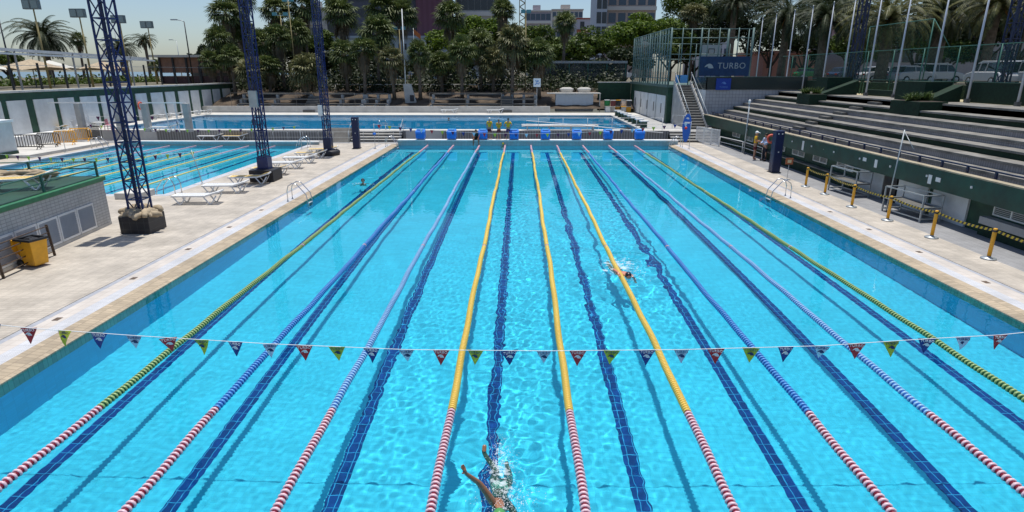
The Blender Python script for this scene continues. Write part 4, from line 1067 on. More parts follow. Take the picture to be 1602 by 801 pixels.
MB().box((1.2,82.95,6.55),(14.2,83.15,6.85)).build('top_beam', conc, wf, world=True); MB().box((1.2,83.05,3.95),(14.2,83.07,6.55)).build('windbreak_cloth', netting('windbreak', (.025,.04,.03), 1, .72), wf, world=True)
cols = [paint_w, conclt, yellow, galv, yellow, mat('crate_green', (.02,.22,.06), .6), mat('crate_maroon', (.12,.02,.02), .6), darkbox, paint_w, darkbox]
cn = ['white','cream','yellow','grey','ochre','bright green','dark red','black','pale','dark grey']
for i in range(10):
    x = 10.3+(i % 5)*.62; z = .9+(i//5)*.72; y = 72.2+(i % 3)*.3
    t = thing('storage_crate', f'{cn[i]} crate in the heap of pool gear against the green wall, {"lower" if i < 5 else "upper"} layer', 'crate', (x,y,z), R(random.uniform(-12,12)), 'crates of pool gear beyond the diving pool')
    MB().box((-.28,-.25,0),(.28,.25,.62)).build('body', cols[i], t, bevel=.03); MB().box((-.3,-.27,.622),(.3,.27,.69)).build('lid', cols[(i+3) % 4], t)
t = thing('pool_sign', 'square white sign with a blue swimmer figure beyond the far pool', 'sign', (1.95,72,.9))
MB().tube([(0,0,0),(0,0,3.0)], .03).build('pole', galv, t); MB().box((-.42,-.03,2.9),(.42,0,3.85)).build('sign_plate', white, t)
b = MB(); b.tube([(-.25,-.04,3.1),(-.05,-.04,3.3),(.15,-.04,3.2),(.28,-.04,3.4)], .04, 6); b.blob((.1,-.04,3.55), .08, .01, .08, 10, 6); b.tube([(-.05,-.04,3.3),(.0,-.04,3.5),(-.2,-.04,3.6)], .035, 6); b.build('swimmer_figure', mat('sign_blue', (.03,.2,.55), .5), t)
# rack of white pipes behind the starting blocks
rk = thing('pipe_rack', 'low rack piled with white pipes and rolled lane ropes behind the starting blocks', 'rack', (4,50.0,.9))
for x in (.6,2.4,4.2,6.0): MB().box((x-.05,49.62,.9),(x+.05,50.4,1.15)).build('rack_leg', galv, rk, world=True)
for k in range(9):
    y = 49.68+.085*k; z = 1.2+.05*math.sin(k*2.1); a = random.uniform(-.35,.2)
    MB().tube([(.4+a,y,z+random.uniform(0,.12)),(3.3,y+random.uniform(-.05,.05),z+random.uniform(.0,.1)),(6.3+a*1.2,y,z+random.uniform(-.02,.1))], .045, 7).build('pipe', white if k % 3 else conclt, rk, world=True)
t = thing('long_pipe', 'long white pipe lying from the pipe rack towards the right steps', 'pipe', (6,49.3,.2)); MB().tube([(-5.5,.05,1.5),(0,0,1.05),(5.6,-.1,.55)], .035, 7).build('pipe', white, t)
t = thing('black_case', 'small black case on the edge of the upper deck near the right steps', 'case', (8.7,49.8,.9)); MB().box((-.45,-.15,0),(.45,.15,.22)).build('body', black, t, bevel=.02); MB().tube([(-.1,0,.22),(-.1,0,.28),(.1,0,.28),(.1,0,.22)], .012).build('handle', black, t)
# ============================================================ VEGETATION
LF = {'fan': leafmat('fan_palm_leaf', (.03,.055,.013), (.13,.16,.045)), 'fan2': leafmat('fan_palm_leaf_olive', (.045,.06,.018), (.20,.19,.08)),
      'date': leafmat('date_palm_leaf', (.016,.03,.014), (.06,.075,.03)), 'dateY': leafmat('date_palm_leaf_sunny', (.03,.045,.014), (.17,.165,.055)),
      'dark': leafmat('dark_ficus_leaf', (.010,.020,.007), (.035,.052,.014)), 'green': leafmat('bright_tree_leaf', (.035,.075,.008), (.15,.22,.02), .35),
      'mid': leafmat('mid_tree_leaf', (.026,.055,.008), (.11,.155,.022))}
def fan_crown_mesh(seed, n=66, R0=2.0):
    rng = random.Random(seed); b = MB()
    for i in range(n):
        u = i/n; el = R(80)-R(125)*u**.9 + rng.gauss(0,.12); az = i*2.39996+rng.gauss(0,.2)
        d = Vector((math.cos(az)*math.cos(el), math.sin(az)*math.cos(el), math.sin(el))); pl_ = R0*rng.uniform(.38,.58); c = d*pl_+Vector((0,0,-.10*pl_*pl_*(1-d.z)))
        s = d.cross(Vector((0,0,1))); s = s.normalized() if s.length > .05 else Vector((1,0,0)); up = s.cross(d).normalized()
        ro = rng.uniform(-.5,.5); s, up = s*math.cos(ro)+up*math.sin(ro), up*math.cos(ro)-s*math.sin(ro)
        pw = s*.018; b.add([Vector((0,0,0))-pw, Vector((0,0,0))+pw, c+pw, c-pw], [(0,1,2,3)])
        L = R0*rng.uniform(.42,.56); K = 13
        for k in range(K):
            a = (k/(K-1)-.5)*R(250); dr = d*math.cos(a)+s*math.sin(a); w = s*math.cos(a)-d*math.sin(a)
            l1 = L*(.6+.4*math.cos(a*.6)); m1 = c+dr*l1*.6+up*.06; tip = c+dr*l1+Vector((0,0,-.30*l1*rng.uniform(.5,1.4)))
            b.add([c, m1-w*.045*R0/2*1.6, tip, m1+w*.045*R0/2*1.6], [(0,1,2,3)])
    return b
def skirt_mesh(seed, R0=1.0, Ln=2.2, n=90):
    rng = random.Random(seed); b = MB()
    for i in range(n):
        az = rng.uniform(0, 2*PI); r1 = R0*rng.uniform(.25,.8); z0 = -rng.uniform(0,Ln*.55); ln = Ln*rng.uniform(.3,.55)
        p = Vector((math.cos(az)*.2, math.sin(az)*.2, z0)); q = Vector((math.cos(az)*r1, math.sin(az)*r1, z0-ln*.4)); t = q+Vector((rng.gauss(0,.06), rng.gauss(0,.06), -ln))
        s = Vector((-math.sin(az), math.cos(az), 0))*rng.uniform(.05,.13)
        b.add([p-s*.3, p+s*.3, q+s, q-s], [(0,1,2,3)]); 
        for k in (-1,0,1): b.add([q+s*(k-.35), q+s*(k+.35), t+s*k*1.3+Vector((0,0,rng.uniform(-.2,.2)))], [(0,1,2)])
    return b
def date_crown_mesh(seed, n=84, L=4.0, droop=1.0):
    rng = random.Random(seed); b = MB()
    for i in range(n):
        u = i/n; el0 = R(86)-R(105)*u**.8+rng.gauss(0,.08); az = i*2.39996+rng.gauss(0,.15); Lf = L*rng.uniform(.82,1.05)*(.75+.25*math.sin(PI*min(1,u+.2)))
        pts = []; p = Vector((0,0,0)); el = el0; K = 16
        for k in range(K+1):
            pts.append(p.copy()); d = Vector((math.cos(az)*math.cos(el), math.sin(az)*math.cos(el), math.sin(el))); p = p + d*Lf/K; el -= droop*R(5.0)*(1+.8*k/K)*(1 if el > -1.35 else 0)
        s = Vector((-math.sin(az), math.cos(az), 0))
        for k in range(K):
            b.add([pts[k]-s*.03, pts[k]+s*.03, pts[k+1]+s*.02, pts[k+1]-s*.02], [(0,1,2,3)])
            t = (pts[k+1]-pts[k]).normalized(); up = s.cross(t)
            for q in (0,.5):
                m_ = pts[k].lerp(pts[k+1], q); f = (k+q)/K; ll = Lf*.115*math.sin(PI*min(1,(f*.9+.1)))**.6+.05
                if f < .08: continue
                for sg in (-1,1):
                    tip = m_ + (s*sg*.8+t*.55+up*.28)*ll*rng.uniform(.85,1.1)+Vector((0,0,-.12*ll)); w = t*.045
                    b.add([m_-w, m_+w, tip], [(0,1,2)])
    return b
CR = {}
def crown(kind, v):
    k = (kind, v)
    if k not in CR:
        b = {'fan': lambda: fan_crown_mesh(v), 'skirt': lambda: skirt_mesh(v), 'date': lambda: date_crown_mesh(v)}[kind]()
        o = b.build('crown', LF['fan']); CR[k] = o.data; bpy.data.objects.remove(o)
    return CR[k]
def part_obj(name, me, m, parent, loc, sc, rz=0):
    me = me.copy() if me.materials[0] != m else me
    if me.materials[0] != m: me.materials[0] = m
    o = bpy.data.objects.new(name, me); COL.objects.link(o); o.parent = parent; o.location = loc; o.scale = (sc,sc,sc) if not isinstance(sc, tuple) else sc; o.rotation_euler = (0,0,rz)
    return o
_mc = {}
def shared(kind, v, m):
    k = (kind, v, m.name)
    if k not in _mc:
        me = crown(kind, v).copy(); me.materials[0] = m; _mc[k] = me
    return _mc[k]
def obj_of(name, me, parent, loc, sc, rz):
    o = bpy.data.objects.new(name, me); COL.objects.link(o); o.parent = parent; o.location = loc; o.scale = (sc,sc,sc) if not isinstance(sc, tuple) else sc; o.rotation_euler = (0,0,rz); return o
pn = [0]
def fan_palm(label, x, y, r, Y, zb, m='fan', skirt=True, group='fan palms behind the far pool'):
    c = aty(x, y, Y); rr = r*Y*.98/930; t = thing('fan_palm', label, 'palm tree', (c.x,c.y,zb), 0, group); h = c.z-zb; pn[0] += 1
    lean = random.uniform(-.25,.25)
    MB().tube([(lean,0,0),(lean*.6,0,h*.35),(lean*.15,0,h*.7),(0,0,h)], [.26,.2,.17,.2], 9).build('trunk', barkp, t)
    q_ = random.uniform(.86,1.16); obj_of('crown', shared('fan', pn[0] % 4, LF[m]), t, (0,0,h), (rr/1.95*q_, rr/1.95/q_, rr/1.95*random.uniform(.75,1.2)), random.uniform(0,6)).rotation_euler.x = random.uniform(-.2,.2)
    if skirt: obj_of('dead_skirt', shared('skirt', pn[0] % 2, deadf), t, (0,0,h-.15), (rr/1.95, rr/1.95, rr/1.95*min(1.2, h/4)), random.uniform(0,6))
    return t
def date_palm(label, x, y, r, Y, zb, m='date', group='date palms', tr=.42):
    c = aty(x, y, Y); rr = r*Y*.98/930; t = thing('date_palm', label, 'palm tree', (c.x,c.y,zb), 0, group); h = max(1, c.z-zb); pn[0] += 1
    MB().tube([(0,0,0),(0,0,h*.3),(0,0,h*.8),(0,0,h)], [tr*1.2,tr,tr*.95,tr*1.25], 10).build('trunk', barkp, t)
    obj_of('crown', shared('date', pn[0] % 2, LF[m]), t, (0,0,h), rr/3.3, random.uniform(0,6))
    b = MB(); rng = random.Random(pn[0])
    for i in range(14): a = rng.uniform(0,2*PI); b.tube([(0,0,h),(math.cos(a)*.7,math.sin(a)*.7,h+.1),(math.cos(a)*1.1,math.sin(a)*1.1,h-.7)], .04, 4)
    b.build('fruit_stalks', mat('orange_fruit_stalk', (.30,.12,.02), .7), t)
    return t
def leaf_clumps(c, rx, ry, rz, n, seed, leaf=.2, lobes=14):
    rng = random.Random(seed); b = MB(); lob = []
    for i in range(lobes):
        a = rng.uniform(0,2*PI); e = math.asin(rng.uniform(-.35,1)); q = rng.uniform(.45,.85)
        lob.append((Vector((math.cos(a)*math.cos(e)*rx*q, math.sin(a)*math.cos(e)*ry*q, math.sin(e)*rz*q)), rng.uniform(.26,.46)))
    for i in range(n):
        o, f = lob[rng.randrange(lobes)]
        d = Vector((rng.gauss(0,1), rng.gauss(0,1), rng.gauss(.25,1))).normalized(); s = f*rng.uniform(.65,1.08)
        p = Vector(c)+o+Vector((d.x*rx*s, d.y*ry*s, d.z*rz*s*.9))
        u = Vector((rng.gauss(0,1), rng.gauss(0,1), rng.gauss(0,.6))).normalized(); v = u.cross(d+Vector((rng.gauss(0,.5),rng.gauss(0,.5),rng.gauss(0,.5)))).normalized(); l = leaf*rng.uniform(.6,1.3)
        b.add([p-u*l, p+v*l*.5, p+u*l, p-v*l*.5], [(0,1,2,3)])
    return b
def tree(label, x, y, rx, ry, Y, zb, m, n=7000, name='broadleaf_tree', leaf=.24, group='broadleaf trees behind the pools'):
    c = aty(x, y, Y); k = Y*.98/930; t = thing(name, label, 'tree', (c.x,c.y,zb), 0, group); h = c.z-zb; a, bz_ = rx*k, ry*k; pn[0] += 1
    b = MB(); b.tube([(0,0,0),(.1,0,h*.35),(0,.1,max(.5,h*.7))], [.35,.28,.18], 8)
    for i in range(5):
        an = i*1.26+.4; b.tube([(0,0,h*.35),(math.cos(an)*a*.3,math.sin(an)*a*.3,h*.65),(math.cos(an)*a*.6,math.sin(an)*a*.55,h*.95)], [.18,.12,.05], 6)
    b.build('trunk', bark, t)
    leaf_clumps((0,0,h), a, a*.8, bz_, n, pn[0], leaf).build('crown', LF[m], t)
    return t
ZS = 2.9
fans = [(340,62,24,84),(352,20,29,88),(380,48,24,91),(374,-4,28,93),(393,112,27,80),(412,66,26,88),(430,14,28,92),(434,58,25,84),(420,104,26,82),(472,8,28,94),(462,52,23,90),
        (480,110,34,79),(532,20,31,91),(568,76,25,80),(590,50,30,85),(598,14,31,93),(628,20,26,93),(612,92,24,78.5),(655,82,24,78.5),(703,24,26,88),(722,80,25,80),(750,68,27,84),
        (787,16,24,88),(803,66,30,79),(842,84,28,80),(884,36,20,90),(538,84,24,83),(690,98,25,83),(772,98,24,83),(330,95,20,82),(362,90,22,81)]
pos = ['at the left end of the grove','tall, rising into the sky at the left of the grove','behind the middle mast','its crown cut by the top edge, left','low, just right of the middle blue mast','between the first two masts, half hidden',
       'tall, its crown against the sky between the masts','just below the tallest crown between the masts','low, in shade between the masts','cut by the top edge left of the farthest mast','left of the yellow poles',
       'low and broad with pale drooping fronds just left of the farthest mast','tall, against the dark tower','short with a thick dead skirt right of the farthest mast','bushy, before the dark tower','high, before the dark tower near the top edge','tall, just left of the purple wall',
       'short, left of the tall white pole','short, right of the tall white pole','tall and lone before the grey apartments','short, right of the lone tall palm','dense, before the green trees in the middle','tall, at the right end of the grey apartments','low with a bare trunk near the swimmer sign','broad, above the swimmer sign',
       'lone slender palm against the far rooftops','in shade, right of the farthest mast','in deep shade below the purple wall','in deep shade left of the swimmer sign','low, at the left end above the bare slope','low and dark, left of the middle mast']
for i, ((x, y, r, Y), l) in enumerate(zip(fans, pos)):
    Y = max(75.5, Y-4); fan_palm('fan palm '+l, x, y, r, Y, 1.6+(Y-73)*.19, 'fan2' if i in (4,11,17,23,28) else 'fan', True)
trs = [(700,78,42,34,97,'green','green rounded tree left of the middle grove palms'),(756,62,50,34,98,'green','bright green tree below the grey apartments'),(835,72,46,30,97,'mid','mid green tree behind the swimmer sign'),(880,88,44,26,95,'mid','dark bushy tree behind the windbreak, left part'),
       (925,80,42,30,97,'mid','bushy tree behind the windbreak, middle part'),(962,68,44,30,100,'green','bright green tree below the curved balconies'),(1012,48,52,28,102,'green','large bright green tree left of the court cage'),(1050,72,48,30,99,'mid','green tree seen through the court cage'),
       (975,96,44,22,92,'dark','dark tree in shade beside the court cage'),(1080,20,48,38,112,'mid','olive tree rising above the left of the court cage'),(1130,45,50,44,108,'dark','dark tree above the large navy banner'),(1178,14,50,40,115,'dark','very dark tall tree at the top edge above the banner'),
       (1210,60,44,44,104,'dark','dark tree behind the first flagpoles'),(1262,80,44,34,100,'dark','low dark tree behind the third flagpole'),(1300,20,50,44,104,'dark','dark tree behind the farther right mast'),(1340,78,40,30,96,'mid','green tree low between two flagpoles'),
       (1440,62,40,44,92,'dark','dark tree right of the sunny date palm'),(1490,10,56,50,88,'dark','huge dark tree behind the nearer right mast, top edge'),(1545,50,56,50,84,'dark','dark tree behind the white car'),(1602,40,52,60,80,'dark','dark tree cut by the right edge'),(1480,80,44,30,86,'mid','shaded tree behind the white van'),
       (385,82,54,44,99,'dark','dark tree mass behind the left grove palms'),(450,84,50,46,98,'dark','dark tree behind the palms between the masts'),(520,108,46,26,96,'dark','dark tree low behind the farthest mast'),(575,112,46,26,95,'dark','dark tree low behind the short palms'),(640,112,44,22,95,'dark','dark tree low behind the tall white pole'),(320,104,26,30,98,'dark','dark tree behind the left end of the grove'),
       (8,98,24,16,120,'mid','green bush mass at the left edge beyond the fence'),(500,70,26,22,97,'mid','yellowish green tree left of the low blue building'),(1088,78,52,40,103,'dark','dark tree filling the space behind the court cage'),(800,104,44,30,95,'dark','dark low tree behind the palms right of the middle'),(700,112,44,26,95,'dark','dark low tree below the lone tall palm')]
for x, y, rx, ry, Y, m, l in trs:
    if l: tree(l, x, y, rx, ry, Y, 3.5, m, 5200 if rx < 45 else 7500)
date_palm('large date palm with a dense dark crown beyond the left fence', 68, 58, 50, 108, 3.9, 'date')
date_palm('date palm just right of the nearest mast beyond the left fence', 188, 76, 30, 112, 3.9, 'date')
fan_palm('small palm with hanging dead leaves left of the nearest mast', 122, 62, 14, 112, 3.9, 'fan', True, 'palms beyond the left fence')
date_palm('wind blown palm with sparse fronds beyond the left fence', 226, 64, 19, 112, 3.9, 'date', tr=.25)
fan_palm('short palm beside the terracotta pavilion', 243, 102, 12, 104, 3.9, 'fan', True, 'palms beyond the left fence')
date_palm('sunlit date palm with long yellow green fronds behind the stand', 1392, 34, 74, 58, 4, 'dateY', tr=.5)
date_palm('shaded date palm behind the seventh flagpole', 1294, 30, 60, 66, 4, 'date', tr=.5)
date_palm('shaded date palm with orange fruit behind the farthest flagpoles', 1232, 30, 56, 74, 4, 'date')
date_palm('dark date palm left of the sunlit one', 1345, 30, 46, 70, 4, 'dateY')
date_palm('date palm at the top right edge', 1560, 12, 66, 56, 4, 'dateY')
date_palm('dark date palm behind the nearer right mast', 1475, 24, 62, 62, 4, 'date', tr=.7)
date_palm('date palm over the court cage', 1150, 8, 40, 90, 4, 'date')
fan_palm('fan palm above the bright green tree near the cage', 1085, 22, 24, 100, 4, 'fan2', True, 'palms over the court cage')
# slope and undergrowth behind the far pool
sl = MB(); rng = random.Random(4); nx, ny = 60, 12; vs = []
for j in range(ny+1):
    for i in range(nx+1):
        x = -38+52*i/nx; y = 72.4+11.8*j/ny; vs.append((x, y, 1.3+2.6*(j/ny)**.85+(rng.uniform(-.12,.12) if 0 < j < ny else 0)))
sl.add(vs, [(j*(nx+1)+i, j*(nx+1)+i+1, (j+1)*(nx+1)+i+1, (j+1)*(nx+1)+i) for j in range(ny) for i in range(nx)], 0, True)
struct(sl.build('earth_slope', mat('tree_shaded_earth', (.028,.02,.014), .95, vs=.6, bump=.8, bs=3, col2=(.12,.085,.055))))  # brown earth; its dark tone is tree shade put into the colour
gc = leaf_clumps((0,0,0), 1, 1, 1, 10, 1)
b = MB(); rng = random.Random(9)
for i in range(15000):
    x = rng.uniform(-38,13.5); y = rng.uniform(79.2,84.5); z = 2.9+(y-80)*.2+abs(rng.gauss(0,1.0))+.5*math.sin(x*.9)*math.sin(x*.37+1)
    u = Vector((rng.gauss(0,1), rng.gauss(0,1), rng.gauss(0,1))).normalized(); v = u.orthogonal().normalized(); l = rng.uniform(.1,.28)
    b.add([Vector((x,y,z))-u*l, Vector((x,y,z))+v*l*.5, Vector((x,y,z))+u*l, Vector((x,y,z))-v*l*.5], [(0,1,2,3)])
stuff(b.build('undergrowth', LF['dark']))
# low wall and bleachers
o = MB().box((-38,71.5,.9),(3.5,71.9,1.62)).build('low_wall', conclt); tag(o, 'long low pale wall behind the far pool', 'wall')
def bleacher(label, x0, x1):
    t = thing('bleacher', label, 'bleacher', ((x0+x1)/2,73,1.6)); n = max(2, int((x1-x0)/3.2))
    for r_ in range(3):
        MB().box((x0,72.4+r_*.9,1.75+r_*.55),(x1,72.9+r_*.9,1.87+r_*.55)).build('seat_row', concdk, t, world=True)
    for i in range(n+1):
        x = x0+(x1-x0)*i/n; b = MB()
        for r_ in range(3): b.box((x-.15,72.45+r_*.9,1.2),(x+.15,72.85+r_*.9,1.748+r_*.55))
        b.build('support', conc, t, world=True)
    return t
def bX(px): return aty(px, 160, 73).x
bleacher('concrete bleacher between the middle mast and the dark steps', bX(375), bX(482))
bleacher('concrete bleacher behind the farthest mast', bX(497), bX(566))
bleacher('concrete bleacher just left of the inscribed slab', bX(570), bX(606))
bleacher('concrete bleacher behind the pair of loungers', bX(676), bX(786))
bleacher('short concrete bleacher left of the swimmer sign', bX(801), bX(838))
tube_rail('grey railing over the left bleachers', [(bX(x),71.7,1.62) for x in (370,420,470,520,560)], 1.5, concdk, .022)
tube_rail('grey railing over the middle bleachers', [(bX(x),71.7,1.62) for x in (675,730,785,835)], 1.5, concdk, .022)
for i, px in enumerate((489, 792)):
    t = thing('slope_steps', ['dark steps up the slope behind the farthest mast','dark steps up the slope left of the swimmer sign'][i], 'steps', (bX(px),71.4,.9))
    for k in range(6): MB().box((-.7,k*.45,0),(.7,k*.45+.45,.3+.3*k)).build('step', concdk, t)
t = thing('tall_pole', 'tall white pole behind the far pool', 'pole', aty(635,140,76)); hz = aty(628,14,76)
MB().lathe([(.09,-1),(.05,hz.z-t.location.z)], n=8).build('pole', paint_w, t)
t = thing('stone_slab', 'leaning pale stone slab with a dark plaque beside the tall white pole', 'monument', aty(642,166,74.5))
MB().prism([(-.55,-.3),(.95,-.3),(.2,2.6),(-.75,2.6)], 0, .35, 0, 'xz').build('slab', conc, t); MB().box((.0,-.02,.55),(.5,-.003,1.3)).build('plaque', darkbox, t)
def twin_light(label, x, y0, y1, Y, dx=8):
    a = aty(x, y1, Y); hh = aty(x, y0, Y).z - a.z; t = thing('light_pole', label, 'light pole', a)
    MB().tube([(0,0,-1.5),(0,0,hh)], .06, 8).build('pole', mat('ochre_pole', (.30,.24,.10), .7), t); k = dx*Y/930
    MB().beam((-k,0,hh),(k,0,hh),.07).build('cross_arm', galv, t)
    for s in (-1,1): o = MB().box((s*k-.28,-.2,hh-.05),(s*k+.28,.1,hh+.35)).build('floodlight', mat('teal_lamp_glass', (.08,.28,.32), .2), t)
twin_light('ochre pole with two teal floodlights between the palms', 452, 24, 150, 82)
twin_light('ochre pole with two teal floodlights left of the purple wall', 630, 46, 150, 84, 6)
twin_light('slim ochre pole in the grove right of the twin teal lights', 466, 2, 150, 83, 5)
twin_light('slim ochre pole near the swimmer sign', 822, 20, 150, 80, 4)
t = thing('slope_railing', 'long pale horizontal rail above the slope', 'railing', (-20,80,3.4))
MB().tube([(-24,80,3.9),(1.5,80,3.9)], .06, 6).build('rail', conclt, t, world=True)
for k in range(9): MB().tube([(-24+3.1*k,80,3.0),(-24+3.1*k,80,3.9)], .05, 6).build('post', conclt, t, world=True)

# ============================================================ BUILDINGS
def facade(label, x0, x1, ytop, Y, floors, fh, wallm, glm, wn, depth=14, name='apartment_building', base=3.9, slab_m=None, frac=(.30,.82), gap=.1, roofbits=True, maxf=None):
    a, b = aty(x0, ytop, Y), aty(x1, ytop, Y); zt = a.z; t = thing(name, label, 'building', ((a.x+b.x)/2, Y, base))
    MB().box((a.x,Y,base),(b.x,Y+depth,zt)).build('wall', wallm, t, world=True)
    MB().box((a.x-.3,Y-.3,zt+.002),(b.x+.3,Y+depth,zt+.5)).build('roof', slab_m or wallm, t, world=True)
    W = b.x-a.x
    for f in range(floors):
        z = zt-(f+1)*fh
        if z < base+1: break
        for k in range(wn):
            xa = a.x+W*(k+gap)/wn; xb = a.x+W*(k+1-gap)/wn
            o = MB().box((xa,Y-.06,z+fh*frac[0]),(xb,Y-.003,z+fh*frac[1])).build('window', glm, t, world=True)
        if slab_m: MB().box((a.x-.1,Y-.5,z-.002),(b.x+.1,Y-.004,z+fh*.22)).build('balcony', slab_m, t, world=True)
    if roofbits:
        MB().box((a.x+W*.3,Y+3,zt+.5),(a.x+W*.6,Y+8,zt+2.6)).build('roof_house', wallm, t, world=True)
    return t
gdark = mat('tinted_windows', (.03,.035,.045), .2); gblue = mat('blue_windows', (.05,.08,.12), .2)
facade('dark slate tower block behind the palms, its top beyond the picture', 505, 648, -40, 150, 14, 3.4, mat('slate_cladding', (.055,.055,.075), .6, var=.15), mat('slate_windows', (.02,.022,.03), .3), 9, gap=.04)
b1 = facade('deep purple windowless wall of a tall building', 648, 697, -50, 146, 0, 3, stripes('purple_cladding', (.085,.022,.040), (.10,.028,.05), 1.2, (1,0,0)), gdark, 1)
facade('low grey blue building with square windows behind the palms', 498, 742, 60, 136, 2, 3.6, mat('grey_blue_render', (.26,.32,.38), .7, var=.08), gdark, 26, gap=.33, frac=(.35,.7), roofbits=False)
facade('grey apartment block with long window bands, behind the lone tall palm', 712, 792, -6, 160, 6, 4.6, mat('grey_beige_render', (.46,.45,.43), .8), gdark, 8, slab_m=mat('grey_band', (.62,.60,.57), .8), gap=.02)
facade('distant apartment block with purple grey bands', 822, 862, 18, 250, 5, 4.4, mat('mauve_render', (.34,.31,.35), .8), gblue, 5, slab_m=mat('pale_band', (.62,.60,.57), .8), gap=.06)
facade('distant pale block with stepped roof', 864, 912, 16, 290, 5, 4.2, mat('pale_beige_render', (.50,.46,.42), .8), gblue, 7, slab_m=mat('pale_band2', (.50,.45,.40), .8), gap=.1)
facade('low distant building with a red roof edge', 903, 936, 30, 260, 1, 5, mat('lilac_render', (.48,.46,.52), .8), gdark, 2, slab_m=mat('red_roof_edge', (.34,.08,.05), .8), gap=.3, roofbits=False)
facade('narrow dark tower with balconies beside the curved one', 935, 952, -30, 165, 10, 3.5, mat('light_blue_render', (.42,.46,.52), .8), gdark, 2, gap=.08, frac=(.12,.9))
facade('brick brown apartment tower with projecting balconies near the top centre right', 953, 1030, -40, 172, 12, 4.4, mat('brick_render', (.42,.33,.28), .8, var=.2), gblue, 5, slab_m=mat('balcony_render', (.56,.53,.49), .8), gap=.12, frac=(.3,.85))
facade('white slab building peeking left of the farthest mast', 474, 503, 14, 180, 6, 4.2, mat('white_render', (.40,.39,.36), .8), gdark, 3, slab_m=mat('white_band', (.5,.48,.44), .8), gap=.05)
facade('pink house seen between the flagpoles', 1196, 1290, 84, 112, 1, 3.5, mat('pink_render', (.42,.20,.16), .8, var=.1), gdark, 5, gap=.3, roofbits=False)
facade('pale building glimpsed behind the trees over the cage', 1100, 1150, 14, 150, 4, 4, mat('lavender_render', (.5,.5,.55), .8), gblue, 4, gap=.15, roofbits=False)
facade('long shadowed building behind the trees at the right', 1330, 1640, 40, 112, 4, 3.6, mat('mauve_grey_render', (.34,.30,.31), .8, var=.1), gdark, 14, gap=.15, roofbits=False)
cr = thing('tower_crane', 'lattice mast of a tower crane over the distant rooftops', 'crane', aty(817,40,230))
zt = aty(817,-30,230).z-cr.location.z
for x in (-1,1):
    for y in (-1,1): MB().beam((x,y,-12),(x,y,zt),.28).build('corner_post', mat('crane_paint', (.28,.25,.16), .6), cr)
b = MB(); n = 22
for k in range(n):
    z0, z1 = -12+(zt+12)*k/n, -12+(zt+12)*(k+1)/n; s = 1 if k % 2 else -1
    for y in (-1,1): b.beam((-s,y,z0),(s,y,z1),.16)
    for x in (-1,1): b.beam((x,-s,z0),(x,s,z1),.16)
b.build('bracing', MT['crane_paint'], cr)
t = thing('far_flag', 'small orange and yellow flag on a pole before the purple wall', 'flag', aty(650,120,120)); hz = aty(652,44,120).z-t.location.z
MB().tube([(0,0,0),(0,0,hz)], .05, 6).build('pole', galv, t)
b = MB(); vs = []
for i in range(7):
    for j in range(4): vs.append((i*.22, .12*math.sin(i*1.1), hz-.1-j*.3-i*.17))
b.add(vs, [(i*4+j, (i+1)*4+j, (i+1)*4+j+1, i*4+j+1) for i in range(6) for j in range(3)], 0, True); b.build('cloth', mat('orange_flag', (.45,.13,.03), .7), t)
# pavilion at the left
a, c = aty(247,86,84), aty(330,82,84)
t = thing('pavilion', 'open sided pavilion with terracotta upper wall at the end of the left wall', 'pavilion', ((a.x+c.x)/2,84,3.9))
MB().box((a.x-1,83.5,a.z-.3),(c.x+3,94,a.z)).build('roof', conclt, t, world=True)
MB().box((a.x,84.2,a.z-2.3),(c.x+3,84.4,a.z-.302)).build('upper_wall', mat('terracotta_render', (.24,.13,.09), .8, var=.15), t, world=True)
MB().box((a.x,92,3.9),(c.x+3,92.2,a.z-.3)).build('back_wall', mat('pavilion_back', (.22,.20,.18), .8, var=.2), t, world=True)
for k in range(5): x = a.x+(c.x-a.x)*k/4; MB().box((x-.12,84,3.9),(x+.12,84.19,a.z-.3)).build('post', darkbox, t, world=True)
MB().box((a.x,84.3,5.6),(c.x+3,84.32,6.5)).build('window', mat('pale_window', (.35,.38,.38), .3), t, world=True); MB().box((a.x,84.25,3.9),(c.x+3,84.28,4.9)).build('lower_panel', mat('maroon_panel', (.10,.05,.045), .8, var=.3), t, world=True)
# fence on top of the left wall
t = thing('glass_fence', 'row of dark posts with clear panels on top of the left wall', 'fence', (-38.2,55,4.15))
ppx = [14,59,100,135,168,197,225,250,273,293,311]
for px_ in ppx:
    q = None
    lo_, hi_ = 30, 90
    for _ in range(30):
        mid = (lo_+hi_)/2; d = Vector((-38.2, mid, 5.8))-Vector((0,0,H)); X_ = 801+F*d.dot(_r)/d.dot(_f)
        if X_ < px_: lo_ = mid
        else: hi_ = mid
    MB().beam((-38.2,lo_,3.9),(-38.2,lo_,6.15),.12).build('post', black, t, world=True)
MB().beam((-38.2,30,5.95),(-38.2,84,5.95),.03).build('wire', galv, t, world=True)
t = thing('pergola_beam', 'long white roof beam on posts beyond the left fence', 'pergola', (-44,52,3.9))
MB().beam((-44,46,7.42),(-44,73,6.95),.12,.26).build('beam', paint_w, t, world=True); MB().beam((-43,46,7.02),(-43,73,6.72),.12,.16).build('beam', paint_w, t, world=True)
for y in (47,54,61,70): MB().beam((-44,y,3.9),(-44,y,7.2),.12).build('post', conc, t, world=True)
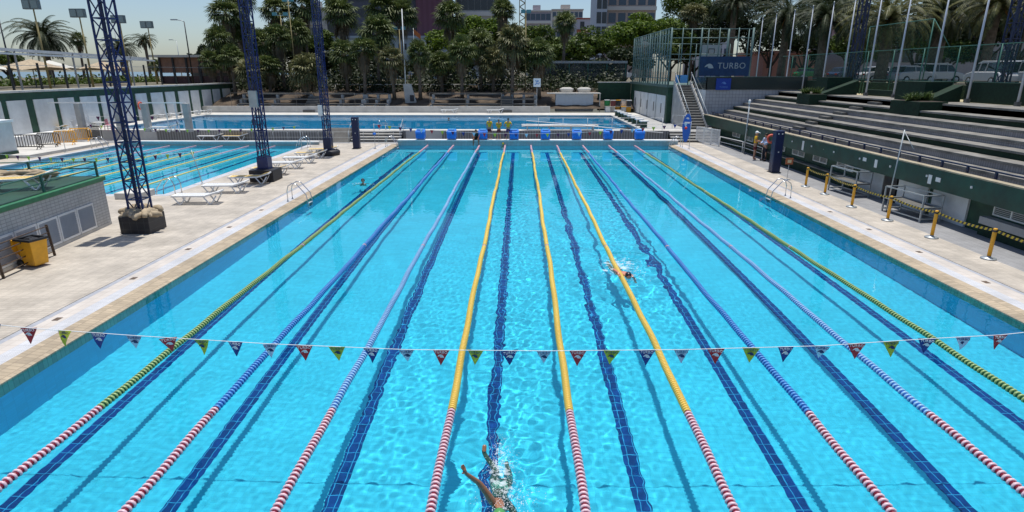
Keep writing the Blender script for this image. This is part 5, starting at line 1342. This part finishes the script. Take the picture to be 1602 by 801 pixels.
for i, (x, y, s) in enumerate(((-50,52,3.4),(-52,58,3.2),(-51,64.5,3.4),(-54,71,3.2),(-52,77,3.0))):
    t = thing('shade_canopy', f'peaked pale shade canopy beyond the left fence, {ORD[i]} from the left', 'canopy', (x,y,3.9), R(12*i), 'shade canopies beyond the left fence')
    b = MB(); vs = [(0,0,2.85)]; K = 16
    for k in range(K): a = 2*PI*k/K; r_ = s*(1-.18*abs(math.sin(2*a))); vs.append((r_*math.cos(a), r_*math.sin(a), 1.75+.3*abs(math.sin(2*a))))
    b.add(vs, [(0,1+k,1+(k+1) % K) for k in range(K)]+[tuple(range(K,0,-1))], 0, False); b.build('canopy', cloth if i % 2 == 0 else mat('cream_canvas', (.55,.53,.47), .9), t); MB().tube([(0,0,0),(0,0,2.8)], .05).build('mast', galv, t)
def lamp_pole(label, px_, py_, X, twin=True, m=None, hy=9):
    # find Y so that base column appears near px_
    lo_, hi_ = 20, 200; zt = None
    for _ in range(40):
        mid = (lo_+hi_)/2; d = Vector((X, mid, 6))-Vector((0,0,H)); xx = 801+F*d.dot(_r)/d.dot(_f)
        if xx < px_: lo_ = mid
        else: hi_ = mid
    Y = lo_; zt = aty(px_, hy, Y).z; t = thing('floodlight_pole' if twin else 'street_lamp', label, 'lamp', (X,Y,3.9)); hh = zt-3.9
    MB().lathe([(.11,0),(.06,hh)], n=8).build('pole', m or mat('ochre_pole', (.30,.24,.10), .7), t)
    if twin:
        for k in range(2):
            o = MB().box((-.75+k*.77,-.35,hh-.1),(-.02+k*.77,.05,hh+.75)).build('floodlight', mat('floodlight_grey', (.16,.19,.19), .5), t)
            MB().box((-.68+k*.77,-.37,hh),(-.09+k*.77,-.352,hh+.65)).build('lens', mat('lamp_lens', (.22,.28,.28), .1), o)
    else:
        MB().tube([(0,0,hh),(-.3,0,hh+.15),(-1.1,0,hh+.25)], .05, 6).build('arm', galv, t); MB().box((-1.7,-.15,hh+.18),(-.9,.15,hh+.32)).build('lamp_head', galv, t)
    return t
lamp_pole('leftmost floodlight pole in front of the big date palm', 72, 0, -46, hy=13)
lamp_pole('floodlight pole left of the nearest mast beyond the wall', 140, 0, -46, hy=26)
lamp_pole('floodlight pole just right of the nearest mast beyond the wall', 200, 0, -46, hy=35)
lamp_pole('farthest floodlight pole near the wind blown palm', 242, 0, -48, hy=43)
lamp_pole('dark street lamp over the terracotta pavilion', 299, 0, -44, False, black, hy=34)
lamp_pole('street lamp cut by the left edge against the sky', 16, 0, -56, False, black, hy=30)
lamp_pole('distant street lamp right of the nearest mast', 190, 0, -90, False, galv, hy=38)
lamp_pole('small distant street lamp beside the pavilion', 283, 0, -80, False, galv, hy=64)
struct(MB().add([(-3000,-200,3.95),(-130,-200,3.95),(-130,4400,3.95),(-3000,4400,3.95)], [(0,1,2,3)]).build('sea', mat('sea_water', (.10,.16,.20), .25)))
b = leaf_clumps((0,0,0),1,1,1,10,1)
b = MB(); rng = random.Random(19)
for i in range(5200):
    y = rng.uniform(34,100); x = -58-rng.uniform(0,2.2); z = 3.9+abs(rng.gauss(0,.45))
    u = Vector((rng.gauss(0,1), rng.gauss(0,1), rng.gauss(0,1))).normalized(); v = u.orthogonal().normalized(); l = rng.uniform(.12,.3)
    b.add([Vector((x,y,z))-u*l, Vector((x,y,z))+v*l*.5, Vector((x,y,z))+u*l, Vector((x,y,z))-v*l*.5], [(0,1,2,3)])
stuff(b.build('hedge_foliage', LF['mid']))

# ============================================================ CARS
tyre = mat('tyre_rubber', (.02,.02,.02), .8); carglass = mat('car_glass', (.02,.025,.03), .05)
def make_car(label, loc, rz, col, name, van=False):
    t = thing('parked_car', label, 'car', loc, rz, 'cars parked behind the stand'); m = mat(name, col, .25, .1)
    pr = [(-2.1,.35),(-2.15,.75),(-1.95,1.0),(-1.2,1.05),(1.0,1.05) if not van else (1.3,1.05),(1.9,.9),(2.15,.7),(2.15,.35)]
    MB().prism(pr, -.86, .86, 0, 'xz').build('body', m, t, bevel=.07)
    g = [(-1.75,1.0),(-1.4,1.48),(-.2,1.55),(.45,1.45),(1.15,1.0)] if not van else [(-2.0,1.0),(-1.95,1.75),(.4,1.8),(.9,1.65),(1.45,1.0)]
    b = MB(); n = len(g); vs = [(x, -.80 if z < 1.2 else -.66, z) for x, z in g]+[(x, .80 if z < 1.2 else .66, z) for x, z in g]
    b.add(vs, [tuple(range(n)), tuple(range(2*n-1,n-1,-1))]+[(i,(i+1) % n,(i+1) % n+n,i+n) for i in range(n)]); b.build('windows', carglass, t, bevel=.03)
    r_ = [(g[1][0]+.02,g[1][1]-.03),(g[1][0]+.05,g[1][1]+.03),(g[2][0],g[2][1]+.04),(g[3][0],g[3][1]+.03),(g[3][0]+.02,g[3][1]-.03)]
    MB().prism(r_, -.68, .68, 0, 'xz').build('roof', m, t, bevel=.02)
    for x in (-.35,.45): MB().beam((x,-.82,1.02),(x-.03,-.69,g[2][1]),.07,.03).build('pillar', m, t); MB().beam((x,.82,1.02),(x-.03,.69,g[2][1]),.07,.03).build('pillar', m, t)
    for x in (-1.3,1.35):
        for y in (-.8,.8):
            w = MB().lathe([(.2,-.1),(.33,-.1),(.35,-.05),(.35,.05),(.33,.1),(.2,.1)], (x,y,.34), 18, axis='y').build('wheel', tyre, t)
            MB().lathe([(.19,-.112),(.21,-.1),(.21,.1),(.19,.112)], (x,y,.34), 12, axis='y').build('rim', galv, w)
    for y in (-.6,.6): MB().box((2.12,y-.18,.62),(2.17,y+.18,.78)).build('headlight', white, t); MB().box((-2.17,y-.16,.7),(-2.12,y+.16,.86)).build('tail_light', red, t)
    return t
cars = [(1322,40,46,20,(.03,.05,.10),'dark_blue_car_paint','dark blue car behind the fence left of the sunlit date palm',0),(1376,38,0,5,(.62,.63,.64),'white_car_paint','white car parked behind the fence under the sunlit date palm',0),
        (1424,36,0,15,(.42,.44,.46),'silver_car_paint','silver car with a large windscreen behind the sixth flagpole',0),(1464,40,0,0,(.62,.63,.64),'white_car_paint','white van between two flagpoles right of the silver car',1),(1552,36,0,-5,(.62,.63,.64),'white_car_paint','white car with dark windows near the right edge',1),
        (1598,37,0,10,(.40,.42,.45),'silver_car_paint','silver car cut by the right edge',1),(1265,44,0,0,(.03,.16,.06),'green_car_paint','green car with white roof behind the fence at the fourth flagpole',0)]
for px_, X, _, rz, c, n, l, v in cars:
    lo_, hi_ = 15, 200
    for _k in range(40):
        mid = (lo_+hi_)/2; d = Vector((X, mid, 5))-Vector((0,0,H)); xx = 801+F*d.dot(_r)/d.dot(_f)
        if xx > px_: lo_ = mid
        else: hi_ = mid
    make_car(l, (X, lo_, 4.45), R(90+rz) if px_ > 1500 else R(rz), c, n, bool(v))
for i, (px_, Y, X0) in enumerate(((930,92,0),(948,94,0),(972,90,0))):
    q = aty(px_, 118, Y); make_car(['white car behind the windbreak, left one','white car behind the windbreak, right one','pale car between the windbreak and the cage'][i], (q.x,Y,4.3), R(-15+20*i), (.62,.63,.64), 'white_car_paint')
# ============================================================ PEOPLE
def skin_mesh(V, Ed, Rd, sub=2, root=0):
    me = bpy.data.meshes.new('s'); me.from_pydata(V, Ed, []); o = bpy.data.objects.new('s', me); COL.objects.link(o)
    md = o.modifiers.new('k', 'SKIN'); sv = me.skin_vertices[0].data
    for i, r_ in enumerate(Rd): sv[i].radius = r_ if isinstance(r_, tuple) else (r_, r_); sv[i].use_root = (i == root)
    ss = o.modifiers.new('u', 'SUBSURF'); ss.levels = sub; ss.render_levels = sub
    dg = bpy.context.evaluated_depsgraph_get(); m2 = bpy.data.meshes.new_from_object(o.evaluated_get(dg)); bpy.data.objects.remove(o)
    return m2
def me2obj(me, name, mats, parent, extra=None):
    b = MB(); b.add([v.co.copy() for v in me.vertices], [tuple(p.vertices) for p in me.polygons], 0, True)
    if extra: extra(b)
    return b.build(name, mats, parent)
eye = mat('eye_dark', (.02,.015,.01), .3)
def hand(J, Ed, Rd, w, d, side, i0, curl=.35):
    """palm and five fingers from wrist vertex i0 at w, pointing along d"""
    d = Vector(d).normalized(); s = Vector(side).normalized(); n = d.cross(s)
    J.append(w+d*.055); Rd.append((.034,.018)); Ed.append((i0, len(J)-1)); pi_ = len(J)-1
    for k, (o, L) in enumerate(((-.027,.066),(-.009,.077),(.009,.072),(.027,.058))):
        a = w+d*.095+s*o; J.append(a); Rd.append(.0095); Ed.append((pi_, len(J)-1))
        J.append(a+d*L*.5+n*L*.12); Rd.append(.0085); Ed.append((len(J)-2, len(J)-1)); J.append(a+d*L*.9+n*L*curl); Rd.append(.007); Ed.append((len(J)-2, len(J)-1))
    a = w+d*.045-s*.04; J.append(a); Rd.append(.011); Ed.append((pi_, len(J)-1)); J.append(a+d*.035-s*.028); Rd.append(.009); Ed.append((len(J)-2, len(J)-1))
def stander(label, loc, rz, h, top, bottom, cap, pose='stand', leg_long=False, skinm=None, group=None):
    """faces -y; h in metres"""
    k = h/1.75; t = thing('person', label, 'person', loc, rz, group); sk = skinm or skin
    V = lambda *a: Vector(a)*k
    P_ = {'pel': V(0,0,.93), 'wst': V(0,.0,1.08), 'ch': V(0,-.01,1.28), 'nk': V(0,.0,1.46), 'hd': V(0,-.02,1.56)}
    sh = .185; arms = {'stand': ((.22,0,1.42),(.27,.03,1.14),(.25,-.06,.90)), 'hips': ((.21,0,1.42),(.34,.08,1.18),(.2,-.05,1.02)), 'fold': ((.2,0,1.42),(.26,-.03,1.15),(.06,-.22,1.14)), 'front': ((.2,0,1.42),(.25,-.05,1.17),(.14,-.27,1.1))}[pose]
    J = [P_['pel'],P_['wst'],P_['ch'],P_['nk'],P_['hd']]; Ed = [(0,1),(1,2),(2,3),(3,4)]; Rd = [(.15*k,.11*k),(.135*k,.095*k),(.16*k,.105*k),(.055*k,.055*k),(.05*k,.06*k)]
    for s in (-1,1):
        i = len(J); J += [V(s*sh,0,1.41), V(s*arms[1][0],arms[1][1],arms[1][2]), V(s*arms[2][0],arms[2][1],arms[2][2])]; Ed += [(2,i),(i,i+1),(i+1,i+2)]; Rd += [.058*k,.042*k,.03*k]
        d = (J[i+2]-J[i+1]); hand(J, Ed, Rd, J[i+2], d, Vector((0,1,0)) if abs(d.normalized().z) > .6 else Vector((0,0,1)), i+2)
        i = len(J); sx = .10+.03*(s > 0); J += [V(s*.09,0,.86), V(s*(sx+.01),-.02,.50), V(s*(sx+.02),.02,.10), V(s*(sx+.035),-.12,.035)]; Ed += [(0,i),(i,i+1),(i+1,i+2),(i+2,i+3)]; Rd += [(.088*k,.088*k),.058*k,.038*k,(.04*k,.028*k)]
    me = skin_mesh(J, Ed, Rd)
    def head(b):
        c = V(0,-.02,1.63); b.blob(c, .075*k, .095*k, .118*k, 14, 10)
        b.blob(c+V(0,-.098,-.012), .014*k, .02*k, .024*k, 6, 5)
        for s in (-1,1): b.blob(c+V(s*.077,.005,-.01), .012*k, .022*k, .032*k, 6, 5); b.blob(c+V(s*.03,-.088,.012), .012*k, .008*k, .008*k, 6, 5, 1)
        b.blob(c+V(0,-.088,-.055), .024*k, .008*k, .007*k, 6, 4, 2)
    me2obj(me, 'body', [sk, eye, mat('lips', (.32,.10,.08), .5)], t, head)
    # shirt
    J = [V(0,0,.95),V(0,.0,1.1),V(0,-.01,1.3),V(0,0,1.42)]; Ed = [(0,1),(1,2),(2,3)]; Rd = [(.165*k,.125*k),(.155*k,.115*k),(.18*k,.125*k),(.075*k,.07*k)]
    for s in (-1,1):
        i = len(J); e = Vector(V(s*sh,0,1.41)).lerp(V(s*arms[1][0],arms[1][1],arms[1][2]), .95 if leg_long else .62); J += [V(s*sh,0,1.41), e]; Ed += [(2,i),(i,i+1)]; Rd += [.075*k,.062*k]
        if leg_long: J.append(e.lerp(V(s*arms[2][0],arms[2][1],arms[2][2]), .9)); Ed.append((i+1,i+2)); Rd.append(.042*k)
    me2obj(skin_mesh(J, Ed, Rd), 'shirt', top, t)
    J = [V(0,0,.95),V(0,0,.87)]; Ed = [(0,1)]; Rd = [(.158*k,.118*k),(.15*k,.12*k)]
    for s in (-1,1):
        i = len(J); J += [V(s*.095,0,.82), V(s*.105,-.01,.60)]; Ed += [(1,i),(i,i+1)]; Rd += [(.10*k,.10*k),(.092*k,.092*k)]
        if leg_long: J += [V(s*.12,0,.45), V(s*.13,.01,.08)]; Ed += [(i+1,i+2),(i+2,i+3)]; Rd += [.075*k,.06*k]
    me2obj(skin_mesh(J, Ed, Rd), 'trousers' if leg_long else 'shorts', bottom, t)
    c = V(0,-.015,1.655); b = MB(); b.blob(c, .083*k, .103*k, .10*k, 14, 9)
    if cap is not None:
        b.box(c+V(-.07,-.17,-.01), c+V(.07,-.06,.012)); b.build('cap', cap, t)
    else: b.build('hair', mat('dark_hair', (.02,.014,.01), .7), t)
    if leg_long:
        for s in (-1,1): MB().blob(V(s*.155,-.06,.04), .05*k, .13*k, .045*k, 10, 6).build('shoe', black, t)
    return t
ygreen = mat('yellow_shirt', (.72,.42,.012), .8, var=.1); yor = mat('amber_shirt', (.62,.36,.02), .8, var=.12); maroon = mat('maroon_shorts', (.12,.012,.02), .8); pblue = mat('pale_blue_shirt', (.42,.52,.72), .8, var=.08); dnavy = mat('navy_trousers', (.01,.012,.025), .8); purp = mat('purple_shorts', (.06,.02,.12), .8)
a = atz(1179,250,.1); stander('person in a yellow shirt, maroon shorts and white cap on the right deck', (a.x,a.y,.1), R(60), 1.82, ygreen, maroon, white, 'fold')
a = atz(1194.5,251.5,.1); stander('person in a pale blue long sleeved shirt and dark trousers on the right deck', (a.x,a.y,.1), R(-75), 1.72, pblue, dnavy, None, 'front', True)
grp = 'three people in yellow behind the starting blocks'
a = aty(766,217,46.95); stander('person in yellow with a white cap, left of the three between the starting blocks', (a.x,46.95,.44), R(150), 1.68, ygreen, maroon, white, 'stand', group=grp)
a = aty(780.5,217,46.95); stander('person in yellow and dark shorts, middle of the three behind the starting blocks', (a.x,46.95,.44), R(200), 1.56, yor, maroon, mat('grey_cap', (.12,.13,.14), .8), 'fold', group=grp)
a = aty(795,217,46.8); stander('person in yellow and purple shorts with a dark cap, right of the three', (a.x,46.8,.44), R(170), 1.66, ygreen, purp, mat('dark_cap', (.01,.03,.03), .8), 'hips', group=grp)
# person sitting bent on the end wall with feet in the water
a = aty(745,215,46.75); t = thing('person', 'person in dark clothes sitting hunched on the pool end wall', 'person', (a.x,46.85,.44))
def seated(t):
    V = lambda *a: Vector(a)
    J = [V(0,.05,.13),V(0,-.02,.32),V(0,-.14,.5),V(0,-.22,.6),V(0,-.3,.66)]; Ed = [(0,1),(1,2),(2,3),(3,4)]; Rd = [(.16,.12),(.14,.11),(.17,.12),(.055,.055),(.05,.06)]
    for s in (-1,1):
        i = len(J); J += [V(s*.18,-.15,.55),V(s*.27,-.28,.35),V(s*.2,-.42,.16)]; Ed += [(2,i),(i,i+1),(i+1,i+2)]; Rd += [.055,.042,.03]; hand(J, Ed, Rd, J[i+2], J[i+2]-J[i+1], Vector((1,0,0)), i+2)
        i = len(J); J += [V(s*.1,-.05,.1),V(s*.2,-.40,.1),V(s*.2,-.42,-.32),V(s*.2,-.52,-.42)]; Ed += [(0,i),(i,i+1),(i+1,i+2),(i+2,i+3)]; Rd += [.085,.06,.04,(.035,.03)]
    def head(b):
        c = V(0,-.37,.70); b.blob(c, .078, .1, .115, 12, 9); b.blob(c+V(0,-.1,-.02), .014, .02, .022, 6, 5)
        for s in (-1,1): b.blob(c+V(s*.03,-.09,.01), .012, .008, .008, 6, 5, 1)
    me2obj(skin_mesh(J, Ed, Rd), 'body', [skint, eye], t, head)
    J = [V(0,.05,.12),V(0,-.02,.33),V(0,-.14,.5),V(0,-.2,.57)]; Ed = [(0,1),(1,2),(2,3)]; Rd = [(.18,.14),(.16,.13),(.19,.135),(.08,.07)]
    for s in (-1,1): i = len(J); J += [V(s*.18,-.15,.55),V(s*.25,-.25,.4)]; Ed += [(2,i),(i,i+1)]; Rd += [.075,.062]
    me2obj(skin_mesh(J, Ed, Rd), 'shirt', mat('dark_teal_shirt', (.012,.03,.03), .9), t)
    J = [V(0,.04,.1)]; Ed = []; Rd = [(.17,.13)]
    for s in (-1,1): i = len(J); J += [V(s*.1,-.05,.1),V(s*.19,-.36,.11)]; Ed += [(0,i),(i,i+1)]; Rd += [.10,.08]
    me2obj(skin_mesh(J, Ed, Rd), 'shorts', mat('brown_shorts', (.03,.018,.012), .9), t)
    MB().blob(V(0,-.36,.73), .085,.105,.1,12,8).build('hair', mat('dark_hair', (.02,.014,.01), .7), t)
seated(t)
# swimmers
def swimmer_parts(t, J, Ed, Rd, hd, hr, sk, capm, suit=None, hdir=Vector((0,-1,0))):
    def head(b):
        b.blob(hd, hr*.82, hr*1.05, hr, 14, 10); b.blob(hd+hdir*hr*.5+Vector((0,0,-hr*.85)), .016, .018, .022, 6, 5)
        for s in (-1,1): b.blob(hd+Vector((s*hr*.82,0,0)), .012,.02,.03,6,5); b.blob(hd+Vector((s*.03,-hr*.7,-hr*.6)), .012,.01,.01,6,5,1)
    o = me2obj(skin_mesh(J, Ed, Rd), 'body', [sk, eye], t, head); recv.append(o)
    c = MB(); c.blob(hd+Vector((0,.01,.015)), hr*.9, hr*1.1, hr*.98, 14, 9); recv.append(c.build('swim_cap', capm, t))
    if suit: s = me2obj(skin_mesh(*suit[:3]), 'swimsuit', suit[3], t); recv.append(s)
Sh = Vector((-.27,6.62,0)); t = thing('person', 'swimmer at the bottom of the picture with one bent arm raised from the water', 'swimmer', (-.3,7.1,0))
O_ = Vector(t.location)
W = lambda x,y,z: Vector((x,y,z))-O_
shl = aty(772,798,6.62); elb = aty(750,756,6.60); wri = aty(729,741,6.50); tip = aty(723,726,6.46)
shl.z = max(-.02, min(.08, shl.z)); 
J = [W(-.26,7.12,-.22), W(-.265,6.9,-.18), W(-.26,6.66,-.11), W(-.25,6.50,-.06), W(-.25,6.42,-.05)]; Ed = [(0,1),(1,2),(2,3),(3,4)]; Rd = [(.13,.10),(.115,.09),(.15,.095),(.06,.06),(.055,.055)]
i = len(J); J += [shl-O_, shl.lerp(elb,.5)-O_+Vector((0,0,.01)), elb-O_, wri-O_]; Ed += [(2,i),(i,i+1),(i+1,i+2),(i+2,i+3)]; Rd += [.062,.05,.041,.026]
d = tip-wri; hand(J, Ed, Rd, wri-O_, d, Vector((.35,.9,.1)), i+3, .2)
i = len(J); J += [W(-.10,6.58,-.10), W(.02,6.36,-.28), W(.0,6.1,-.38)]; Ed += [(2,i),(i,i+1),(i+1,i+2)]; Rd += [.06,.045,.03]; hand(J, Ed, Rd, J[i+2], Vector((0,-1,-.3)), Vector((1,0,0)), i+2)
ft = aty(757,714,7.72)
for s, kz in ((-1,0),(1,1)):
    i = len(J)
    if kz == 0: L = [W(-.34,7.2,-.27), W(-.34,7.5,-.30), W(ft.x,7.72,-.04), Vector((ft.x+.01,7.80,.07))-O_]
    else: L = [W(-.17,7.2,-.24), W(-.17,7.5,-.46), W(-.18,7.8,-.58), W(-.18,7.94,-.56)]
    J += L; Ed += [(0,i),(i,i+1),(i+1,i+2),(i+2,i+3)]; Rd += [.088,.06,.038,(.035,.022)]
suit = ([W(-.26,7.2,-.22), W(-.262,7.05,-.205), W(-.265,6.9,-.18)], [(0,1),(1,2)], [(.142,.108),(.14,.108),(.122,.097)], mat('lime_swimsuit', (.45,.42,.25), .6))
swimmer_parts(t, J, Ed, Rd, W(-.25,6.34,-.02), .105, skint, mat('green_cap', (.07,.28,.08), .4), suit)
c = atz(975,429,0); t = thing('person', 'swimmer with a black cap crossing by the right yellow rope in a burst of spray', 'swimmer', (c.x,c.y,0)); O_ = Vector(t.location)
V = lambda *a: Vector(a)
J = [V(-.1,.45,-.18),V(-.06,.25,-.10),V(0,.02,-.015),V(.04,-.14,-.0),V(.06,-.2,.0)]; Ed = [(0,1),(1,2),(2,3),(3,4)]; Rd = [(.13,.1),(.125,.09),(.165,.10),(.06,.06),(.055,.055)]
i = 5; J += [V(-.19,0,.02),V(-.30,-.12,.18),V(-.20,-.34,.16)]; Ed += [(2,i),(i,i+1),(i+1,i+2)]; Rd += [.06,.045,.03]; hand(J, Ed, Rd, J[i+2], V(.2,-.8,-.4), V(1,0,0), i+2)
i = len(J); J += [V(.19,-.02,.0),V(.27,-.25,-.08),V(.24,-.55,-.05)]; Ed += [(2,i),(i,i+1),(i+1,i+2)]; Rd += [.06,.045,.03]; hand(J, Ed, Rd, J[i+2], V(0,-1,-.1), V(1,0,0), i+2)
for s in (-1,1): i = len(J); J += [V(-.1+s*.09,.55,-.2),V(-.13+s*.1,.9,-.25),V(-.15+s*.1,1.25,-.2+s*.08),V(-.15+s*.1,1.4,-.18)]; Ed += [(0,i),(i,i+1),(i+1,i+2),(i+2,i+3)]; Rd += [.088,.06,.038,(.035,.022)]
swimmer_parts(t, J, Ed, Rd, V(.09,-.30,.05), .105, mat('sunburnt_skin', (.55,.22,.14), .4), mat('black_cap', (.012,.012,.02), .3), ([V(-.1,.52,-.185),V(-.09,.4,-.16)], [(0,1)], [(.14,.108),(.138,.105)], dnavy))
def bather(label, px_, py_, z, capm, rz=0, sk=skin):
    c = atz(px_, py_, z); t = thing('person', label, 'swimmer', (c.x,c.y,z), rz)
    J = [V(0,.05,-.5),V(0,.02,-.3),V(0,0,-.12),V(0,0,.02),V(0,0,.06)]; Ed = [(0,1),(1,2),(2,3),(3,4)]; Rd = [(.14,.1),(.13,.1),(.165,.105),(.055,.055),(.05,.055)]
    for s in (-1,1):
        i = len(J); J += [V(s*.18,0,-.10),V(s*.34,-.1,-.16),V(s*.42,-.34,-.08)]; Ed += [(2,i),(i,i+1),(i+1,i+2)]; Rd += [.055,.042,.03]; hand(J, Ed, Rd, J[i+2], V(s*.3,-1,0), V(1,0,0), i+2)
        i = len(J); J += [V(s*.1,.1,-.58),V(s*.12,.3,-.85),V(s*.12,.6,-1.0)]; Ed += [(0,i),(i,i+1),(i+1,i+2)]; Rd += [.085,.058,.038]
    swimmer_parts(t, J, Ed, Rd, V(0,-.02,.15), .105, sk, capm)
bather('swimmer whose dark head shows in the left outer lane', 568, 287, 0, mat('black_cap', (.012,.012,.02), .3), R(15))
bather('swimmer with a yellow cap resting at the end wall', 787, 228, 0, mat('yellow_cap', (.60,.42,.04), .4), R(180))
bather('lone swimmer in the diving pool', 702, 188, .8, mat('black_cap', (.012,.012,.02), .3))
bather('swimmer in the left part of the diving pool', 278, 194, .8, mat('navy_cap', (.01,.03,.2), .3))
# spray and foam
foam = mat('foam', (.80,.84,.86), .6)
foam.node_tree.nodes['Principled BSDF'].inputs['Alpha'].default_value = .75
def spray(cx, cy, n, sx, sy, sz, seed, big=.03):
    rng = random.Random(seed); b = MB()
    for i in range(n):
        x, y = rng.gauss(0,sx), rng.gauss(0,sy); z = abs(rng.gauss(0,sz)) if rng.random() < .45 else .008
        r_ = rng.uniform(.003,big)*(.5 if z > .03 else 1); b.blob((cx+x,cy+y,z), r_, r_*rng.uniform(.6,1.4), r_*(.8 if z > .03 else .25), 6, 4, 0, .2)
    stuff(b.build('water_spray', foam))
froth = mat('thin_froth', (.78,.84,.87), .5); froth.node_tree.nodes['Principled BSDF'].inputs['Alpha'].default_value = .20
def patch(cx, cy, n, sx, sy, seed, big):
    rng = random.Random(seed); b = MB()
    for i in range(n):
        x, y = rng.gauss(0,sx), rng.gauss(0,sy); r_ = rng.uniform(big*.25,big); K = 11; a0 = rng.uniform(0,6); el = rng.uniform(.35,.8); ax = rng.uniform(0,PI)
        vs = []
        for k in range(K):
            a = 2*PI*k/K; q = r_*rng.uniform(.55,1.1); u, v = q*math.cos(a), q*el*math.sin(a); vs.append((cx+x+u*math.cos(ax)-v*math.sin(ax), cy+y+u*math.sin(ax)+v*math.cos(ax), .012+.0006*i))
        b.add(vs+[(p[0],p[1],p[2]+.004) for p in vs], [tuple(range(K-1,-1,-1)), tuple(range(K,2*K))]+[(k,(k+1)%K,(k+1)%K+K,k+K) for k in range(K)])
    stuff(b.build('foam_patches', froth))
patch(-.24, 6.95, 26, .10, .22, 11, .07); patch(-.26, 7.4, 26, .08, .22, 12, .06); spray(-.25,7.1,500,.10,.28,.035,21,.006)
spray(-.20, 6.70, 380, .19, .19, .06, 1, .006); spray(-.27, 7.68, 380, .11, .24, .08, 2, .006); spray(-.26,7.2,260,.13,.3,.03,7,.006); spray(-.02,6.62,220,.16,.14,.05,17,.008)
spray(c.x, c.y, 10, .1, .1, .05, 3)
c = atz(978,426,0); spray(c.x-.05, c.y+.3, 700, .28, .55, .09, 4, .018); patch(c.x-.1, c.y+.5, 36, .25, .5, 13, .16)
c = atz(568,287,0); spray(c.x, c.y-.1, 40, .4, .1, .03, 5, .03)
# ------------------------------------------------------------ camera, light, sky
cd = bpy.data.cameras.new('camera'); cam = bpy.data.objects.new('camera', cd); COL.objects.link(cam); SC.camera = cam
cd.sensor_width = 36; cd.lens = 36*F/1602; cd.clip_start = .1; cd.clip_end = 8000
cam.location = (0,0,H); cam.rotation_euler = (PI/2-PITCH, 0, YAW)
SUN = Vector((.02, .135, 1)).normalized()          # towards the sun
l = bpy.data.lights.new('sun', 'SUN'); l.energy = 4.3; l.angle = R(.5); l.color = (1,.965,.9)
lo = bpy.data.objects.new('sun', l); COL.objects.link(lo); lo.rotation_euler = SUN.to_track_quat('Z', 'Y').to_euler()
try: l.cycles.is_caustics_light = True
except Exception: pass
for o in recv:
    try: o.cycles.is_caustics_receiver = True
    except Exception: pass
wd = bpy.data.worlds.new('World'); SC.world = wd; wd.use_nodes = True; nt = wd.node_tree
sk = nt.nodes.new('ShaderNodeTexSky'); sk.sky_type = 'NISHITA'; sk.sun_disc = False
sk.sun_elevation = math.asin(SUN.z); sk.sun_rotation = math.atan2(SUN.x, SUN.y); sk.air_density = 1.0; sk.dust_density = 1.0; sk.ozone_density = 4.5
nt.links.new(sk.outputs[0], nt.nodes['Background'].inputs[0]); nt.nodes['Background'].inputs[1].default_value = .112
SC.view_settings.view_transform = 'Standard'; SC.view_settings.look = 'None'; SC.view_settings.gamma = 1; SC.view_settings.use_curve_mapping = False
SC.view_settings.exposure = .12
SC.cycles.use_denoising = True
try: SC.cycles.denoiser = 'OPENIMAGEDENOISE'
except Exception: pass
SC.cycles.max_bounces = 12; SC.cycles.transparent_max_bounces = 16; SC.cycles.diffuse_bounces = 6; SC.cycles.glossy_bounces = 3; SC.cycles.transmission_bounces = 6
SC.cycles.sample_clamp_indirect = 6
